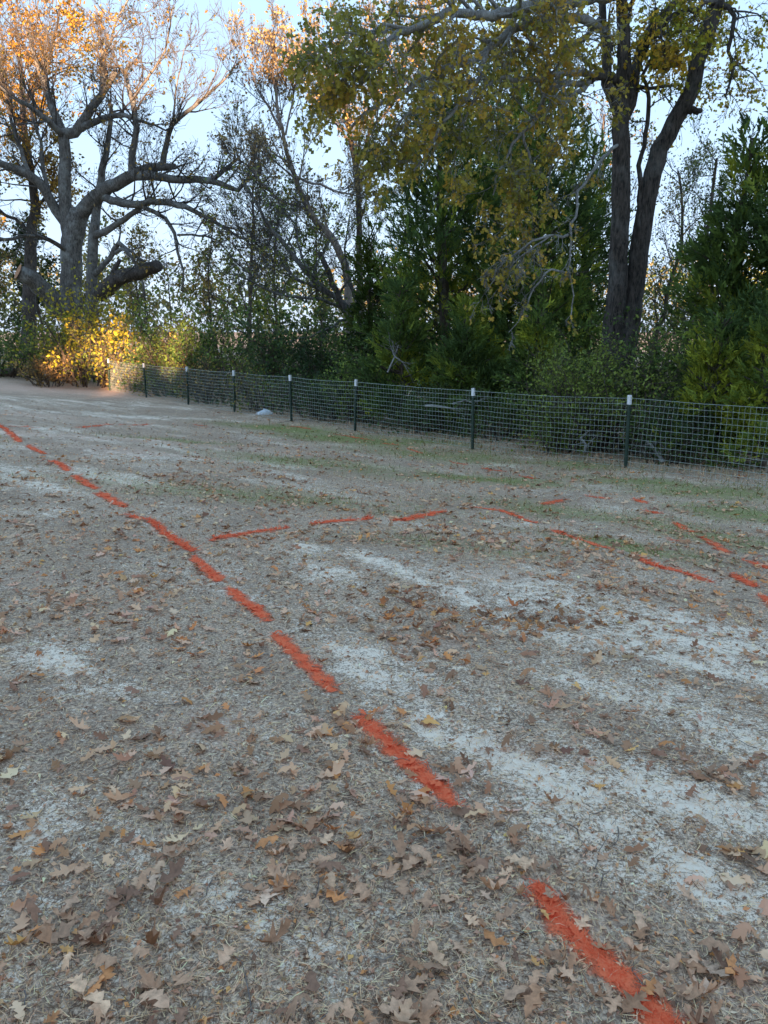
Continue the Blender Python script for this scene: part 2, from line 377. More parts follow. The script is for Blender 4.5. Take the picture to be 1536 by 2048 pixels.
def blades(x, y, length, width, lift, col, ang=None, lay=.25, zo=0.0):
    n = len(x); ang = rng.uniform(0, 2*math.pi, n) if ang is None else ang
    el = np.abs(rng.normal(0, lay, n))+.02
    d = np.stack([np.cos(ang)*np.cos(el), np.sin(ang)*np.cos(el), np.sin(el)], -1)
    nn = np.stack([rng.normal(0, .6, n), rng.normal(0, .6, n), np.ones(n)], -1)
    pos = np.stack([x, y, height(x, y)+lift+zo], -1)
    t = blade_t.copy()
    bend = rng.normal(0, 1, n)
    V, Fq = scatter(t, blade_q, pos, d, nn, np.stack([width, length, length*np.sign(bend)*np.minimum(np.abs(bend), 1.4)], -1))
    F3 = ((np.arange(n)*5)[:, None, None]+blade_f3[None]).reshape(-1, 3)
    # sideways curl
    V = V.reshape(n, 5, 3); side = np.stack([-np.sin(ang), np.cos(ang), np.zeros(n)], -1)*(length*rng.normal(0, .22, n))[:, None]
    V[:, 2:4] += side[:, None]*.5; V[:, 4] -= side*.2
    V[..., 2] = np.maximum(V[..., 2], height(V[..., 0], V[..., 1])+.001)
    V = V.reshape(-1, 3)
    return [(V, Fq, col, 0), (V, F3, col, 0)]
def merge_blades(ch):      # quads and tips share vertices
    return ch
def dash(pts, width, dens, label, group, cat='paint mark'):
    W = [G(*p) for p in pts]
    A = []
    for a, b in zip(W[:-1], W[1:]):
        L = math.hypot(b[0]-a[0], b[1]-a[1]); k = max(2, int(L/.04))
        for i in range(k): A.append((a[0]+(b[0]-a[0])*i/k, a[1]+(b[1]-a[1])*i/k))
    A.append(W[-1]); A = np.array(A)
    T = np.gradient(A, axis=0); T /= np.linalg.norm(T, axis=1)[:, None]; Nn = np.stack([-T[:, 1], T[:, 0]], -1)
    s = np.linspace(0, 1, len(A)); wob = .018*(fbm(s*len(A)*.16, s*0+len(PAINTPOLY)*3.3, 5, 3)-.5)*2
    A = A+Nn*wob[:, None]
    nc = 11; u = np.linspace(-1.7, 1.7, nc); hw = width/2
    # extend ends
    A = np.concatenate([[A[0]-T[0]*.03], A, [A[-1]+T[-1]*.03]]); Nn = np.concatenate([Nn[:1], Nn, Nn[-1:]])
    X = A[:, None, 0]+Nn[:, None, 0]*u[None]*hw; Y = A[:, None, 1]+Nn[:, None, 1]*u[None]*hw
    Z = height(X, Y)+.004
    m = len(A); V = np.stack([X, Y, Z], -1).reshape(-1, 3)
    i = np.arange(m-1)[:, None]*nc; j = np.arange(nc-1)[None]
    f = np.stack([i+j, i+j+1, i+nc+j+1, i+nc+j], -1).reshape(-1, 4)
    L = np.concatenate([[0], np.cumsum(np.linalg.norm(np.diff(A, axis=0), axis=1))]); e = np.minimum(L, L[-1]-L)
    D = (dens*(1.08-.62*np.abs(u)**1.25)[None]-.45*(1-sstep(0, .14, e))[:, None]).ravel()
    tot = L[-1]
    dist = math.hypot(*W[0])
    nb = int(min(500, 620*tot*dens**2*(1 if dist < 4 else .45 if dist < 8 else .2)))
    q = rng.uniform(0, 1, nb)*(m-1); qi = q.astype(int).clip(0, m-2); fr = q-qi
    off = rng.normal(0, .48, nb)*hw
    bx = A[qi, 0]*(1-fr)+A[qi+1, 0]*fr+Nn[qi, 0]*off; by = A[qi, 1]*(1-fr)+A[qi+1, 1]*fr+Nn[qi, 1]*off
    sc = 1 if dist < 6 else 1.6
    ch = blades(bx, by, rng.uniform(.015, .06, nb)*sc, rng.uniform(.0015, .003, nb)*sc, .005, np.ones((nb, 3)))
    chunks = [(V, f, None, 0)]+[(c[0], c[1], None, 0) for c in ch]
    # painted leaf scraps
    nl = int(tot*(9 if dist < 8 else 5)); q = rng.uniform(0, 1, nl)*(m-1); qi = q.astype(int).clip(0, m-2)
    for k in range(nl):
        tv, tf = LEAFT[k % len(LEAFT)]
        o = rng.normal(0, .35)*hw
        p = np.array([[A[qi[k], 0]+Nn[qi[k], 0]*o, A[qi[k], 1]+Nn[qi[k], 1]*o, 0]]); p[0, 2] = float(height(p[0, 0], p[0, 1]))+.007
        a = rng.uniform(0, 6.28)
        vv, ff = scatter(tv, tf, p, [[math.cos(a), math.sin(a), .05]], [[rng.normal(0, .25), rng.normal(0, .25), 1]], [rng.uniform(.035, .075)])
        vv[:, 2] = np.maximum(vv[:, 2], height(vv[:, 0], vv[:, 1])+.004)
        chunks.append((vv, ff, None, 0))
    me = mk_mesh('paint_dash', chunks, M_paint)
    dd = np.full(len(me.vertices), 3., np.float32); dd[:len(D)] = D
    a = me.attributes.new('dens', 'FLOAT', 'POINT'); a.data.foreach_set('value', dd)
    PAINTPOLY.append((A, hw))
    return link('paint_dash', me, label=label, category=cat, group=group)

# lobed oak leaf templates: x width, y length, z up (unit length)
def leaf_template(seed, curl, fold, lobes=3, wmax=.42, twist=0.):
    r = random.Random(seed); wmax *= .78; fold *= .7
    ys = []; ws = []
    ys.append(0.0); ws.append(.012)
    ys.append(.14); ws.append(.02)
    for k in range(lobes):
        y0 = .22+.62*k/lobes; 
        ys += [y0+.02, y0+.10, y0+.62/lobes*.80]
        a = wmax*(1-.25*abs(k-(lobes-1)/2))*r.uniform(.8, 1.15)
        ws += [a*.5, a*.95, a*.36]
        # lobe tip sweeps forward
    ys += [.90, 1.0]; ws += [.11, .0]
    n = len(ys); V = []; 
    for i in range(n):
        y = ys[i]
        for s in (-1, 0, 1):
            wdt = ws[i]*(1 if s == 0 else (r.uniform(.55, 1.25)))*s
            yy = y+(.07 if (i-2) % 3 == 1 and s != 0 and 2 <= i < 2+3*lobes else 0)
            z = curl*((yy-.45)**2)*1.4+fold*abs(wdt)+curl*1.6*wdt*wdt+twist*wdt*(yy-.4)
            z += .04*r.uniform(-1, 1)*(s != 0)
            V.append((wdt, yy-.45, z))
    Fa = []
    for i in range(n-1):
        a = i*3; b = a+3
        Fa += [(a, a+1, b+1, b), (a+1, a+2, b+2, b+1)]
    V = np.array(V); V[:, 2] -= V[:, 2].min()
    return V, np.array(Fa)
LEAFT = [leaf_template(1, .35, .15), leaf_template(2, -.5, -.2, 2, .38, .4), leaf_template(3, .6, .5, 3, .36, -.5), leaf_template(4, -.3, .35, 2, .46), leaf_template(5, .15, -.5, 3, .40, .6),
         leaf_template(6, .9, .3, 2, .34, -.3), leaf_template(7, -.8, .1, 3, .44, .3), leaf_template(8, .1, .1, 3, .45, .2), leaf_template(9, .5, .9, 2, .33, .2), leaf_template(10, .2, -.2, 2, .5, -.4)]
ORD = ['first', 'second', 'third', 'fourth', 'fifth', 'sixth', 'seventh', 'eighth', 'ninth', 'tenth', 'eleventh', 'twelfth', 'thirteenth', 'fourteenth', 'fifteenth']
n_ = len(LONG)
for i, p in enumerate(LONG):
    k = n_-1-i
    lab = ('widest orange spray dash at the very bottom of the long line' if k == 0 else
           'thick orange dash over straw, second up the long straight line' if k == 1 else
           'orange dash at the far left end of the long straight line' if k == n_-1 else
           f'{ORD[k]} orange spray dash counted up the long straight line from the bottom')
    dash(p,   .084 if k < 3 else .086 if k < 6 else .105, 1.0, lab, 'orange dashes of the long diagonal line')
for i, p in enumerate(ARC):
    dash(p, .092, .92 if i else .80, f'{ORD[i]} red-orange dash from the left along the shallow arc branching off the long line', 'orange dashes of the shallow arc')
for i, p in enumerate(SIDE):
    dash(p, .08 if i < 7 else .11, .60 if i in (0, 1, 3, 4, 5, 6, 8, 13) else .82, f'{ORD[i]} ragged orange mark from the left in the row along the fence side', 'broken orange marks along the fence side')
for i, p in enumerate(FAR):
    dash(p, .14, .62, f'{ORD[i]} faint red-orange streak from the left across the far bare dirt', 'faint streaks across the far dirt')

def paint_dist(x, y):
    best = np.full(len(x), 9.)
    for A, hw in PAINTPOLY:
        lo = A.min(0)-.2; hi = A.max(0)+.2
        idx = np.where((x > lo[0]) & (x < hi[0]) & (y > lo[1]) & (y < hi[1]))[0]
        if len(idx) == 0: continue
        d = np.hypot(x[idx, None]-A[None, :, 0], y[idx, None]-A[None, :, 1]).min(1)/hw
        best[idx] = np.minimum(best[idx], d)
    return best
# ------------------------------------------------------------------ straw
def pal(n, cols, wts, jit=.15):
    c = np.array(cols)[rng.choice(len(cols), n, p=np.array(wts)/sum(wts))]
    return np.clip(c*(1+rng.normal(0, jit, (n, 1)))*(1+rng.normal(0, .04, (n, 3))), .003, 1)
def samp(n, d0, d1, power=1.0, a=44):
    th = np.radians(rng.uniform(-a, a, n)); q = rng.uniform(0, 1, n)
    r = np.exp(np.log(d0)+(np.log(d1)-np.log(d0))*q) if power == 1 else d0+(d1-d0)*q
    return r*np.sin(th), r*np.cos(th), r
def build_straw():
    n = 90000
    x, y, r = samp(n, 1.15, 12)
    s, g, c = masks(x, y)
    dn = fbm(x*2.5, y*2.5, 101, 3)
    keep = (rng.uniform(0, 1, n) < np.clip(1.3-.9*s+1.2*(dn-.5), .2, 1)) & (paint_dist(x, y) > .75)
    x, y, r, s, g = x[keep], y[keep], r[keep], s[keep], g[keep]; n = len(x)
    col = pal(n, [(.58, .53, .42), (.60, .58, .46), (.38, .34, .27), (.11, .09, .07), (.60, .64, .52)], [4, 3, 3, 4, 1.4])
    sc = np.sqrt(np.clip(r/2.2, 1, 4))
    ang = rng.uniform(0, 6.283, n)+2*fbm(x*1.5, y*1.5, 7, 2)
    ch = blades(x, y, rng.uniform(.018, .065, n)*sc**.6, rng.uniform(.0009, .0021, n)*sc, rng.uniform(0, .004, n), col, ang, .09)
    link('dry_straw', mk_mesh('dry_straw', ch, M_straw), ground, (0, 0, 0), kind='stuff')
    # short green and grey grass further out
    n = 60000
    x, y, r = samp(n, 5.0, 24)
    s, g, c = masks(x, y); d = ND-(NX*x+NY*y)
    dn = fbm(x*2, y*2, 111, 3)
    fr = np.exp(-((d+.2)/.8)**2)
    keep = (rng.uniform(0, 1, n) < np.clip(.15+2.2*g+.9*(dn-.5)+1.0*fr-.4*s, .0, 1)) & (paint_dist(x, y) > .9) & (d > -1.5)
    x, y, r, g, fr = x[keep], y[keep], r[keep], g[keep], fr[keep]; n = len(x)
    gr = rng.uniform(0, 1, n) < g*1.5
    col = np.where(gr[:, None], pal(n, [(.09, .17, .05), (.14, .24, .075), (.06, .10, .035)], [2, 2, 1]), pal(n, [(.38, .38, .32), (.46, .46, .38), (.24, .24, .18)], [2, 2, 1]))
    ch = blades(x, y, rng.uniform(.035, .10, n)*(1+1.3*fr), rng.uniform(.003, .006, n)*np.clip(r/8, .7, 1.8), 0*x, col, None, .75)
    link('short_grass', mk_mesh('short_grass', ch, M_straw), ground, (0, 0, 0), kind='stuff')
build_straw()
# ------------------------------------------------------------------ leaves on the ground
LCOL = [(.50, .42, .34), (.42, .335, .26), (.56, .49, .39), (.33, .23, .16), (.52, .29, .14), (.56, .53, .47), (.25, .18, .14), (.57, .40, .18)]
LW = [4, 4.4, 2.4, 4.4, 1.9, .6, 4, .6]
def leafmat_solid(name, c):
    m, t, out = newmat(name)
    g = N(t, 'ShaderNodeNewGeometry'); oi = N(t, 'ShaderNodeObjectInfo')
    n = N(t, 'ShaderNodeTexNoise', i_Scale=45, i_Detail=6, i_Roughness=.7); t.links.new(g.outputs['Position'], n.inputs['Vector'])
    r = ramp(t, [(.3, tuple(v*.55 for v in c)), (.6, c), (.85, tuple(min(1, v*1.25) for v in c))]); t.links.new(n.outputs[0], r.inputs[0])
    hs = N(t, 'ShaderNodeHueSaturation'); t.links.new(r.outputs[0], hs.inputs['Color'])
    mr = N(t, 'ShaderNodeMapRange'); t.links.new(oi.outputs['Random'], mr.inputs[0]); mr.inputs[3].default_value = .75; mr.inputs[4].default_value = 1.25
    t.links.new(mr.outputs[0], hs.inputs['Value'])
    b = N(t, 'ShaderNodeBsdfPrincipled'); b.inputs['Roughness'].default_value = .6; b.inputs['Specular IOR Level'].default_value = .3
    t.links.new(hs.outputs[0], b.inputs['Base Color'])
    bp = N(t, 'ShaderNodeBump'); bp.inputs['Strength'].default_value = .5; bp.inputs['Distance'].default_value = .004
    t.links.new(n.outputs[0], bp.inputs['Height']); t.links.new(bp.outputs[0], b.inputs['Normal'])
    t.links.new(b.outputs[0], out.inputs[0]); return m
def leaf_positions():
    n = 24000
    x, y, r = samp(n, 1.25, 24, 1, 40)
    s, g, c = masks(x, y)
    cl = fbm(x*1.2, y*1.2, 131, 3); cl2 = fbm(x*4.5, y*4.5, 141, 2); nearf = np.clip(r/6, .22, 1); cl = .47+(cl-.47)*nearf; cl2 = .5+(cl2-.5)*nearf
    hole = np.exp(-(((x-HOLE[0])/.8)**2+((y-HOLE[1])/.45)**2))
    pr = np.clip(.25+1.9*(cl-.45)+1.6*(cl2-.5)-.6*s+hole, .03, 1)
    # fewer on the far bare dirt at the left
    pr = pr*(1-.8*sstep(-2, -6, x)*sstep(9, 13, y))
    left = np.exp(-(((x+.75)/.6)**2+((y-1.9)/.5)**2)); right = np.exp(-(((x-.95)/.6)**2+((y-1.9)/.7)**2))
    pr = np.clip(pr*(1+.5*left+1.5*right), 0, 1)
    pr = np.clip(pr*1.25, 0, 1)*np.clip(r/6, .15, 1)
    k = (rng.uniform(0, 1, n) < pr)
    k &= ~((paint_dist(x, y) < .8) & (rng.uniform(0, 1, n) < .85))
    return x[k], y[k], r[k]
def build_leaves():
    x, y, r = leaf_positions()
    o = np.argsort(r); x, y, r = x[o], y[o], r[o]; n = len(x)
    mats = [leafmat_solid('fallen_leaf_%s' % nm, tuple(float(q) for q in np.array(c)*WARM)) for nm, c in zip(('tan', 'brown', 'straw', 'russet', 'rust', 'silver', 'umber', 'amber'), LCOL)]
    tm = {}
    vis = np.abs(x/np.maximum(y, .1)) < .54
    idx = np.where(vis)[0][:300]
    chosen = set(idx.tolist())
    for i in idx:
        ti = R.randrange(len(LEAFT)); mi = R.choices(range(8), LW)[0]
        if (ti, mi) not in tm:
            me = mk_mesh('fallen_leaf', [(LEAFT[ti][0], LEAFT[ti][1], None, 0)], mats[mi], smooth=False); tm[ti, mi] = me
        o = bpy.data.objects.new('fallen_leaf', tm[ti, mi]); COL.objects.link(o); o.parent = ground
        s = R.choice((.045, .06, .075, .085, .10))*R.uniform(.85, 1.15)
        o.location = (x[i], y[i], float(height(x[i], y[i]))+.008+.006*R.random())
        o.rotation_euler = (R.gauss(0, .13), R.gauss(0, .16), R.uniform(0, 6.28)); o.scale = (s, s, s*R.uniform(.7, 2.1))
    rest = np.array([i for i in range(n) if i not in chosen]); x, y, r = x[rest], y[rest], r[rest]; n = len(x)
    col = pal(n, LCOL, LW)
    hole = (((x-HOLE[0])/.9)**2+((y-HOLE[1])/.45)**2) < 1
    col[hole] = pal(hole.sum(), [(.30, .19, .12), (.42, .22, .10), (.20, .13, .09), (.5, .33, .17)], [3, 1.5, 3, 1])
    z = height(x, y); ch = []
    kind = rng.integers(0, len(LEAFT), n)
    small = np.array([[0, -.5, 0], [.28, -.1, .08], [.12, .05, .02], [.3, .25, .12], [0, .5, .05], [-.3, .2, .1], [-.1, .05, .03], [-.28, -.12, .1]])
    smf = np.array([[0, 1, 2, 7], [7, 2, 6, 7][0:4], [2, 3, 4, 5]])
    smf = np.array([[0, 1, 2, 6], [0, 6, 7, 7]])
    for k in range(len(LEAFT)):
        for near in (True, False):
            m = (kind == k) & ((r < 7) == near)
            if not m.any(): continue
            c = m.sum(); a = rng.uniform(0, 6.283, c)
            ax = np.stack([np.cos(a), np.sin(a), rng.normal(0, .15, c)], -1); nn = np.stack([rng.normal(0, .35, c), rng.normal(0, .35, c), np.ones(c)], -1)
            sz = rng.uniform(.045, .105, c)*(1 if near else 1.1)
            if near: tv, tf = LEAFT[k]
            else:
                tv = np.array([[0, -.5, .05], [.3, -.05, .12+.02*k], [.08, .1, 0], [.2, .42, .1], [0, .55, .16], [-.32, .15, .12], [-.07, .0, 0], [-.2, -.3, .09]])
                tf = np.array([[0, 1, 2, 6], [2, 3, 4, 5], [6, 2, 5, 5]])
                tf = np.array([[0, 1, 2], [0, 2, 6], [0, 6, 7], [2, 3, 4], [2, 4, 5], [2, 5, 6]])
            v, f = scatter(tv, tf, np.stack([x[m], y[m], z[m]+.008], -1), ax, nn, np.stack([sz, sz, sz*rng.uniform(.4, 1.5, c)], -1))
            v[:, 2] = np.maximum(v[:, 2], height(v[:, 0], v[:, 1])+.002)
            ch.append((v, f, np.repeat(col[m], len(tf), 0), 0))
    # crumbs: broken leaf bits and chips everywhere
    nb = 55000; bx, by, br = samp(nb, 1.2, 26, 1, 40); s, g, c = masks(bx, by)
    kp = (rng.uniform(0, 1, nb) < 1-.55*s) & (paint_dist(bx, by) > .7); bx, by, br = bx[kp], by[kp], br[kp]; nb = len(bx); a = rng.uniform(0, 6.283, nb)
    tv = np.array([[0, -.5, 0], [.4, .1, .12], [0, .5, .02], [-.35, 0, .15]]); tf = np.array([[0, 1, 2, 3]])
    sz = (rng.uniform(.10, 1, nb)**1.7*.034+.004)*np.clip(br/4, .7, 1.7); sz = np.stack([sz*rng.uniform(.25, .9, nb), sz, sz*rng.uniform(.5, 2.5, nb)], -1)
    v, f = scatter(tv, tf, np.stack([bx, by, height(bx, by)+.004], -1), np.stack([np.cos(a), np.sin(a), rng.normal(0, .2, nb)], -1), np.stack([rng.normal(0, .4, nb), rng.normal(0, .4, nb), np.ones(nb)], -1), sz)
    ch.append((v, f, pal(nb, LCOL, [5, 4, 4, 5, 1.5, .7, 5, .5], .3), 0))
    link('leaf_litter', mk_mesh('leaf_litter', ch, M_litter), ground, (0, 0, 0), kind='stuff')
build_leaves()
# small twigs lying about
def build_sticks():
    L = []
    for _ in range(90):
        r = math.exp(R.uniform(math.log(1.4), math.log(9))); a = math.radians(R.uniform(-36, 36)); x, y = r*math.sin(a), r*math.cos(a)
        an = R.uniform(0, 6.28); l = R.uniform(.06, .22); pts = []
        for k in range(5):
            px, py = x+math.cos(an)*l*k/4, y+math.sin(an)*l*k/4; an += R.gauss(0, .18)
            pts.append((px, py, float(height(px, py))+.008))
        L.append((pts, [.0022, .002, .0017, .0014, .0008]))
    v, f = tubes(L, 4)
    link('fallen_twigs', mk_mesh('fallen_twigs', [(v, f, None, 0)], M_bark_pale), ground, (0, 0, 0), kind='stuff')
build_sticks()

# ------------------------------------------------------------------ fence
def fence():
    def at(px):
        # column px meets the fence line
        k = (px-768)/F; Y = ND/(NX*k*1.0+NY) ; 
        for _ in range(4):      # depth along the axis differs a little from Y
            z = float(macro(k*Y, Y)); dep = Y*math.cos(PITCH)-(z+.6-CAMZ)*math.sin(PITCH); x = k*dep
            Y = (ND-NX*x)/NY
        return x, Y
    cols = [1660, 1262-6, 950-4, 709, 581, 467, 374, 290, 217]
    pts = [at(c) for c in cols]
    pts[0] = (pts[1][0]+2.4, pts[1][1]-2.4*NX/NY)
    root = thing('wire_fence', (pts[4][0], pts[4][1], float(macro(*pts[4]))), 'waist high welded wire fence on green posts running along the wood edge', 'fence')
    H = 1.2
    M_wire = plain('galvanised_wire', (.44, .55, .49), .5, .2, .15)
    M_post = plain('green_post_paint', (.012, .045, .03), .5, 0, .3); M_tip = plain('white_post_tip', (.85, .86, .86), .5, 0, .05)
    for i, (x, y) in enumerate(pts):
        z = float(macro(x, y))
        lx, ly = R.uniform(-.03, .03), R.uniform(-.025, .025)
        dx, dy = -NY, NX    # along fence
        def tee(z0, z1, e):
            prof = [(-.019-e, -.004-e), (.019+e, -.004-e), (.019+e, .002+e), (.003+e, .002+e), (.003+e, .034+e), (-.003-e, .034+e), (-.003-e, .002+e), (-.019-e, .002+e)]
            # flange towards the camera side
            v = []
            for zz in (z0, z1):
                for a, b in prof:
                    v.append((x+a*dx+b*NX+lx*(zz-z), y+a*dy+b*NY+ly*(zz-z), zz))
            n = 8; f = [(k, (k+1) % n, n+(k+1) % n, n+k) for k in range(n)]
            return np.array(v), np.array(f), np.array([[8, 9, 10, 15], [11, 12, 13, 14]])
        s = 1.25 if i < 4 else 1.5
        # posts slightly stout so that they read at distance
        v, f, c = tee(z-.1, z+H+.015, .006*s); po = link('fence_post', mk_mesh('fence_post', [(v, f, None, 0), (v, c, None, 0)], M_post), root)
        v, f, c = tee(z+H-.12, z+H+.035, .010*s); tp = bpy.data.objects.new('white_tip', mk_mesh('white_tip', [(v, f, None, 0), (v, c, None, 0)], M_tip)); COL.objects.link(tp); tp.parent = po
        for cl in [([(x-NX*.03+dx*.02, y-NY*.03+dy*.02, z+h_), (x+NX*.04, y+NY*.04, z+h_+.003), (x-NX*.03-dx*.02, y-NY*.03-dy*.02, z+h_)], [.002]*3) for h_ in (.2, .5, .8, 1.05)]:
            v, f = tubes([cl], 3); co = bpy.data.objects.new('wire_clip', mk_mesh('wire_clip', [(v, f, None, 0)], M_wire)); COL.objects.link(co); co.parent = po
    # wire, slightly behind the posts (away from the camera), in bays
    off = -.025
    for b in range(len(pts)-1):
        (x0, y0), (x1, y1) = pts[b], pts[b+1]; L = math.hypot(x1-x0, y1-y0); nx = int(round(L/.088)); lines = []
        dist = math.hypot((x0+x1)/2, (y0+y1)/2); rw = .0015+.00007*dist
        def pt(u, h):
            x = x0+(x1-x0)*u; y = y0+(y1-y0)*u; sag = (.03 if h > .5 else .01)*math.sin(math.pi*u)*(.4+.6*abs(math.sin(b*1.7)))
            z = float(macro(x0, y0))*(1-u)+float(macro(x1, y1))*u
            ww = .024*math.sin(u*11+h*3+b*2)+.016*math.sin(u*23+h*7)
            return (x+NX*(.03+ww), y+NY*(.03+ww), z+.02+h*(1-.0)-sag)
        for k in range(13):
            h = k*(H-.04)/12
            lines.append(([pt(u/12, h) for u in range(13)], [rw*(1.3 if k == 12 else 1)]*13))
        vert = [([pt(q/nx+R.gauss(0, .0006), h) for h in (0, .3, .6, .9, H-.04)], [rw*.8]*5) for q in range(nx)]
        v1, f1 = tubes(lines, 4); v2, f2 = tubes(vert, 3)
        link('wire_mesh', mk_mesh('wire_mesh', [(v1, f1, None, 0), (v2, f2, None, 0)], M_wire), root)
    return pts
FPTS = fence()

# ------------------------------------------------------------------ trees
def rvec():
    while True:
        v = (R.uniform(-1, 1), R.uniform(-1, 1), R.uniform(-1, 1)); l = math.sqrt(v[0]**2+v[1]**2+v[2]**2)
        if .1 < l < 1: return (v[0]/l, v[1]/l, v[2]/l)
def nrm3(v):
    l = math.sqrt(v[0]**2+v[1]**2+v[2]**2)+1e-9; return (v[0]/l, v[1]/l, v[2]/l)
def mixd(d, s, a): return nrm3((d[0]+s[0]*a, d[1]+s[1]*a, d[2]+s[2]*a))
class Tree:
    def __init__(s, minr=.006): s.trunk = []; s.limbs = []; s.fine = []; s.leaf = []; s.minr = minr; s.cut = None
def spline(pts, rad, step):
    """Catmull-Rom through traced points"""
    P_ = [np.array(p, float) for p in pts]; P_ = [2*P_[0]-P_[1]]+P_+[2*P_[-1]-P_[-2]]
    rr = list(np.interp(np.linspace(0, 1, len(pts)), np.linspace(0, 1, len(rad)), rad)); out = []; ro = []
    for i in range(1, len(P_)-2):
        L = np.linalg.norm(P_[i+1]-P_[i]); k = max(1, int(L/step))
        for q in range(k):
            t = q/k; a, b, c, d = P_[i-1], P_[i], P_[i+1], P_[i+2]
            p = .5*((2*b)+(-a+c)*t+(2*a-5*b+4*c-d)*t*t+(-a+3*b-3*c+d)*t**3)
            out.append(p); ro.append(rr[i-1]*(1-t)+rr[i]*t)
    out.append(P_[-2]); ro.append(rr[-1]); return out, ro
def grow(T, p, d, L, r, lvl, S):
    """S: levels, n, ratio, ang, wob, up, leaf (per twig), leafspread"""
    last = lvl >= S['levels']
    n = 4 if not last else 2
    pts = [p]; rad = [r]; st = L/(n); dd = d
    for k in range(n):
        dd = mixd(dd, rvec(), S['wob']); dd = mixd(dd, (0, 0, 1), S['up'])
        q = pts[-1]; pts.append((q[0]+dd[0]*st, q[1]+dd[1]*st, q[2]+dd[2]*st)); rad.append(max(T.minr*(.5 if last else .8), r*(1-.85*(k+1)/n)))
    (T.limbs if lvl == 1 and r > .03 else T.fine).append((pts, rad))
    if last:
        for _ in range(S['leaf'] if isinstance(S['leaf'], int) else (int(S['leaf'])+(R.random() < S['leaf'] % 1))):
            t = R.uniform(.15, 1)*n; i = min(int(t), n-1); f = t-i; a = pts[i]; b = pts[i+1]; sp = S.get('spread', .08)
            v = rvec(); T.leaf.append((a[0]+(b[0]-a[0])*f+v[0]*sp, a[1]+(b[1]-a[1])*f+v[1]*sp, a[2]+(b[2]-a[2])*f+v[2]*sp, dd[0], dd[1], dd[2]))
        return
    c = S['n'][lvl-1] if lvl-1 < len(S['n']) else S['n'][-1]
    for k in range(c):
        t = (S.get('t0', .2)+(1-S.get('t0', .2))*(k+R.random())/c)*n; i = min(int(t), n-1); f = t-i; a = pts[i]; b = pts[i+1]
        q = (a[0]+(b[0]-a[0])*f, a[1]+(b[1]-a[1])*f, a[2]+(b[2]-a[2])*f)
        td = nrm3((b[0]-a[0], b[1]-a[1], b[2]-a[2])); nd = mixd(td, rvec(), S['ang'])
        grow(T, q, nd, L*S['ratio']*R.uniform(.65, 1.2)*(1.15-.5*t/n), max(T.minr*.7, rad[i]*.55), lvl+1, S)
def limb(T, px, r0, r1, S=None, n=10, L=1.5, t0=.15, where='limb', wob=.02, jig=0.3, lvl=1, k=1.0, bias=None):
    """px: [(px, py, Y)...] traced"""
    W = [P(*q) for q in px]
    pts, rad = spline(W, [r0, r1], jig)
    pts = [tuple(p+rng.normal(0, wob, 3)*(0 if i == 0 else 1)) for i, p in enumerate(pts)]
    if r1 >= .05:          # closed, broken-off end
        e = np.array(pts[-1]); dd = e-np.array(pts[-2]); dd /= np.linalg.norm(dd)
        pts = pts+[tuple(e+dd*r1*.25), tuple(e+dd*r1*.3)]; rad = rad+[r1*.8, .004]
    (T.trunk if where == 'trunk' else T.limbs).append((pts, rad))
    if S:
        for j in range(n):
            t = (t0+(1-t0)*(j+R.random())/n)*(len(pts)-1); i = min(int(t), len(pts)-2); a, b = pts[i], pts[i+1]; f = t-i
            q = tuple(a[m]+(b[m]-a[m])*f for m in range(3)); td = nrm3(tuple(b[m]-a[m] for m in range(3)))
            nd = mixd(td, rvec(), S['ang']*1.25)
            if bias: nd = mixd(nd, bias, .4)
            grow(T, q, nd, L*R.uniform(.6, 1.25)*(1.1-.3*t/len(pts)), max(T.minr, min(rad[i]*.5, .05*k)), lvl, S)
    return pts
def limbw(T, W, r0, r1, S, n, L, t0=.3, where='trunk', wob=.03, jig=.5, lvl=1):
    pts, rad = spline(W, [r0, r1], jig); pts = [tuple(p+rng.normal(0, wob, 3)) for p in pts]
    (T.trunk if where == 'trunk' else T.limbs).append((pts, rad))
    for j in range(n):
        t = (t0+(1-t0)*(j+R.random())/n)*(len(pts)-1); i = min(int(t), len(pts)-2); a, b = pts[i], pts[i+1]; f = t-i
        q = tuple(a[m]+(b[m]-a[m])*f for m in range(3)); td = nrm3(tuple(b[m]-a[m] for m in range(3)))
        grow(T, q, mixd(td, rvec(), S['ang']*1.3), L*R.uniform(.6, 1.25)*(1.2-.6*t/len(pts)), max(T.minr, rad[i]*.5), lvl, S)
lobed = (np.array([[0, -.1, 0], [.34, .22, .05], [.11, .42, 0], [.36, .68, .05], [0, 1.0, .03], [-.34, .66, .04], [-.11, .40, 0], [-.36, .24, .05]]),)
lobed_f3 = np.array([[0, 1, 2], [0, 2, 6], [0, 6, 7], [2, 3, 4], [2, 4, 6], [6, 4, 5]])
oval = (np.array([[0, 0, 0], [.30, .42, .06], [0, 1, 0], [-.30, .42, .06]]), np.array([[0, 1, 2, 3]]))
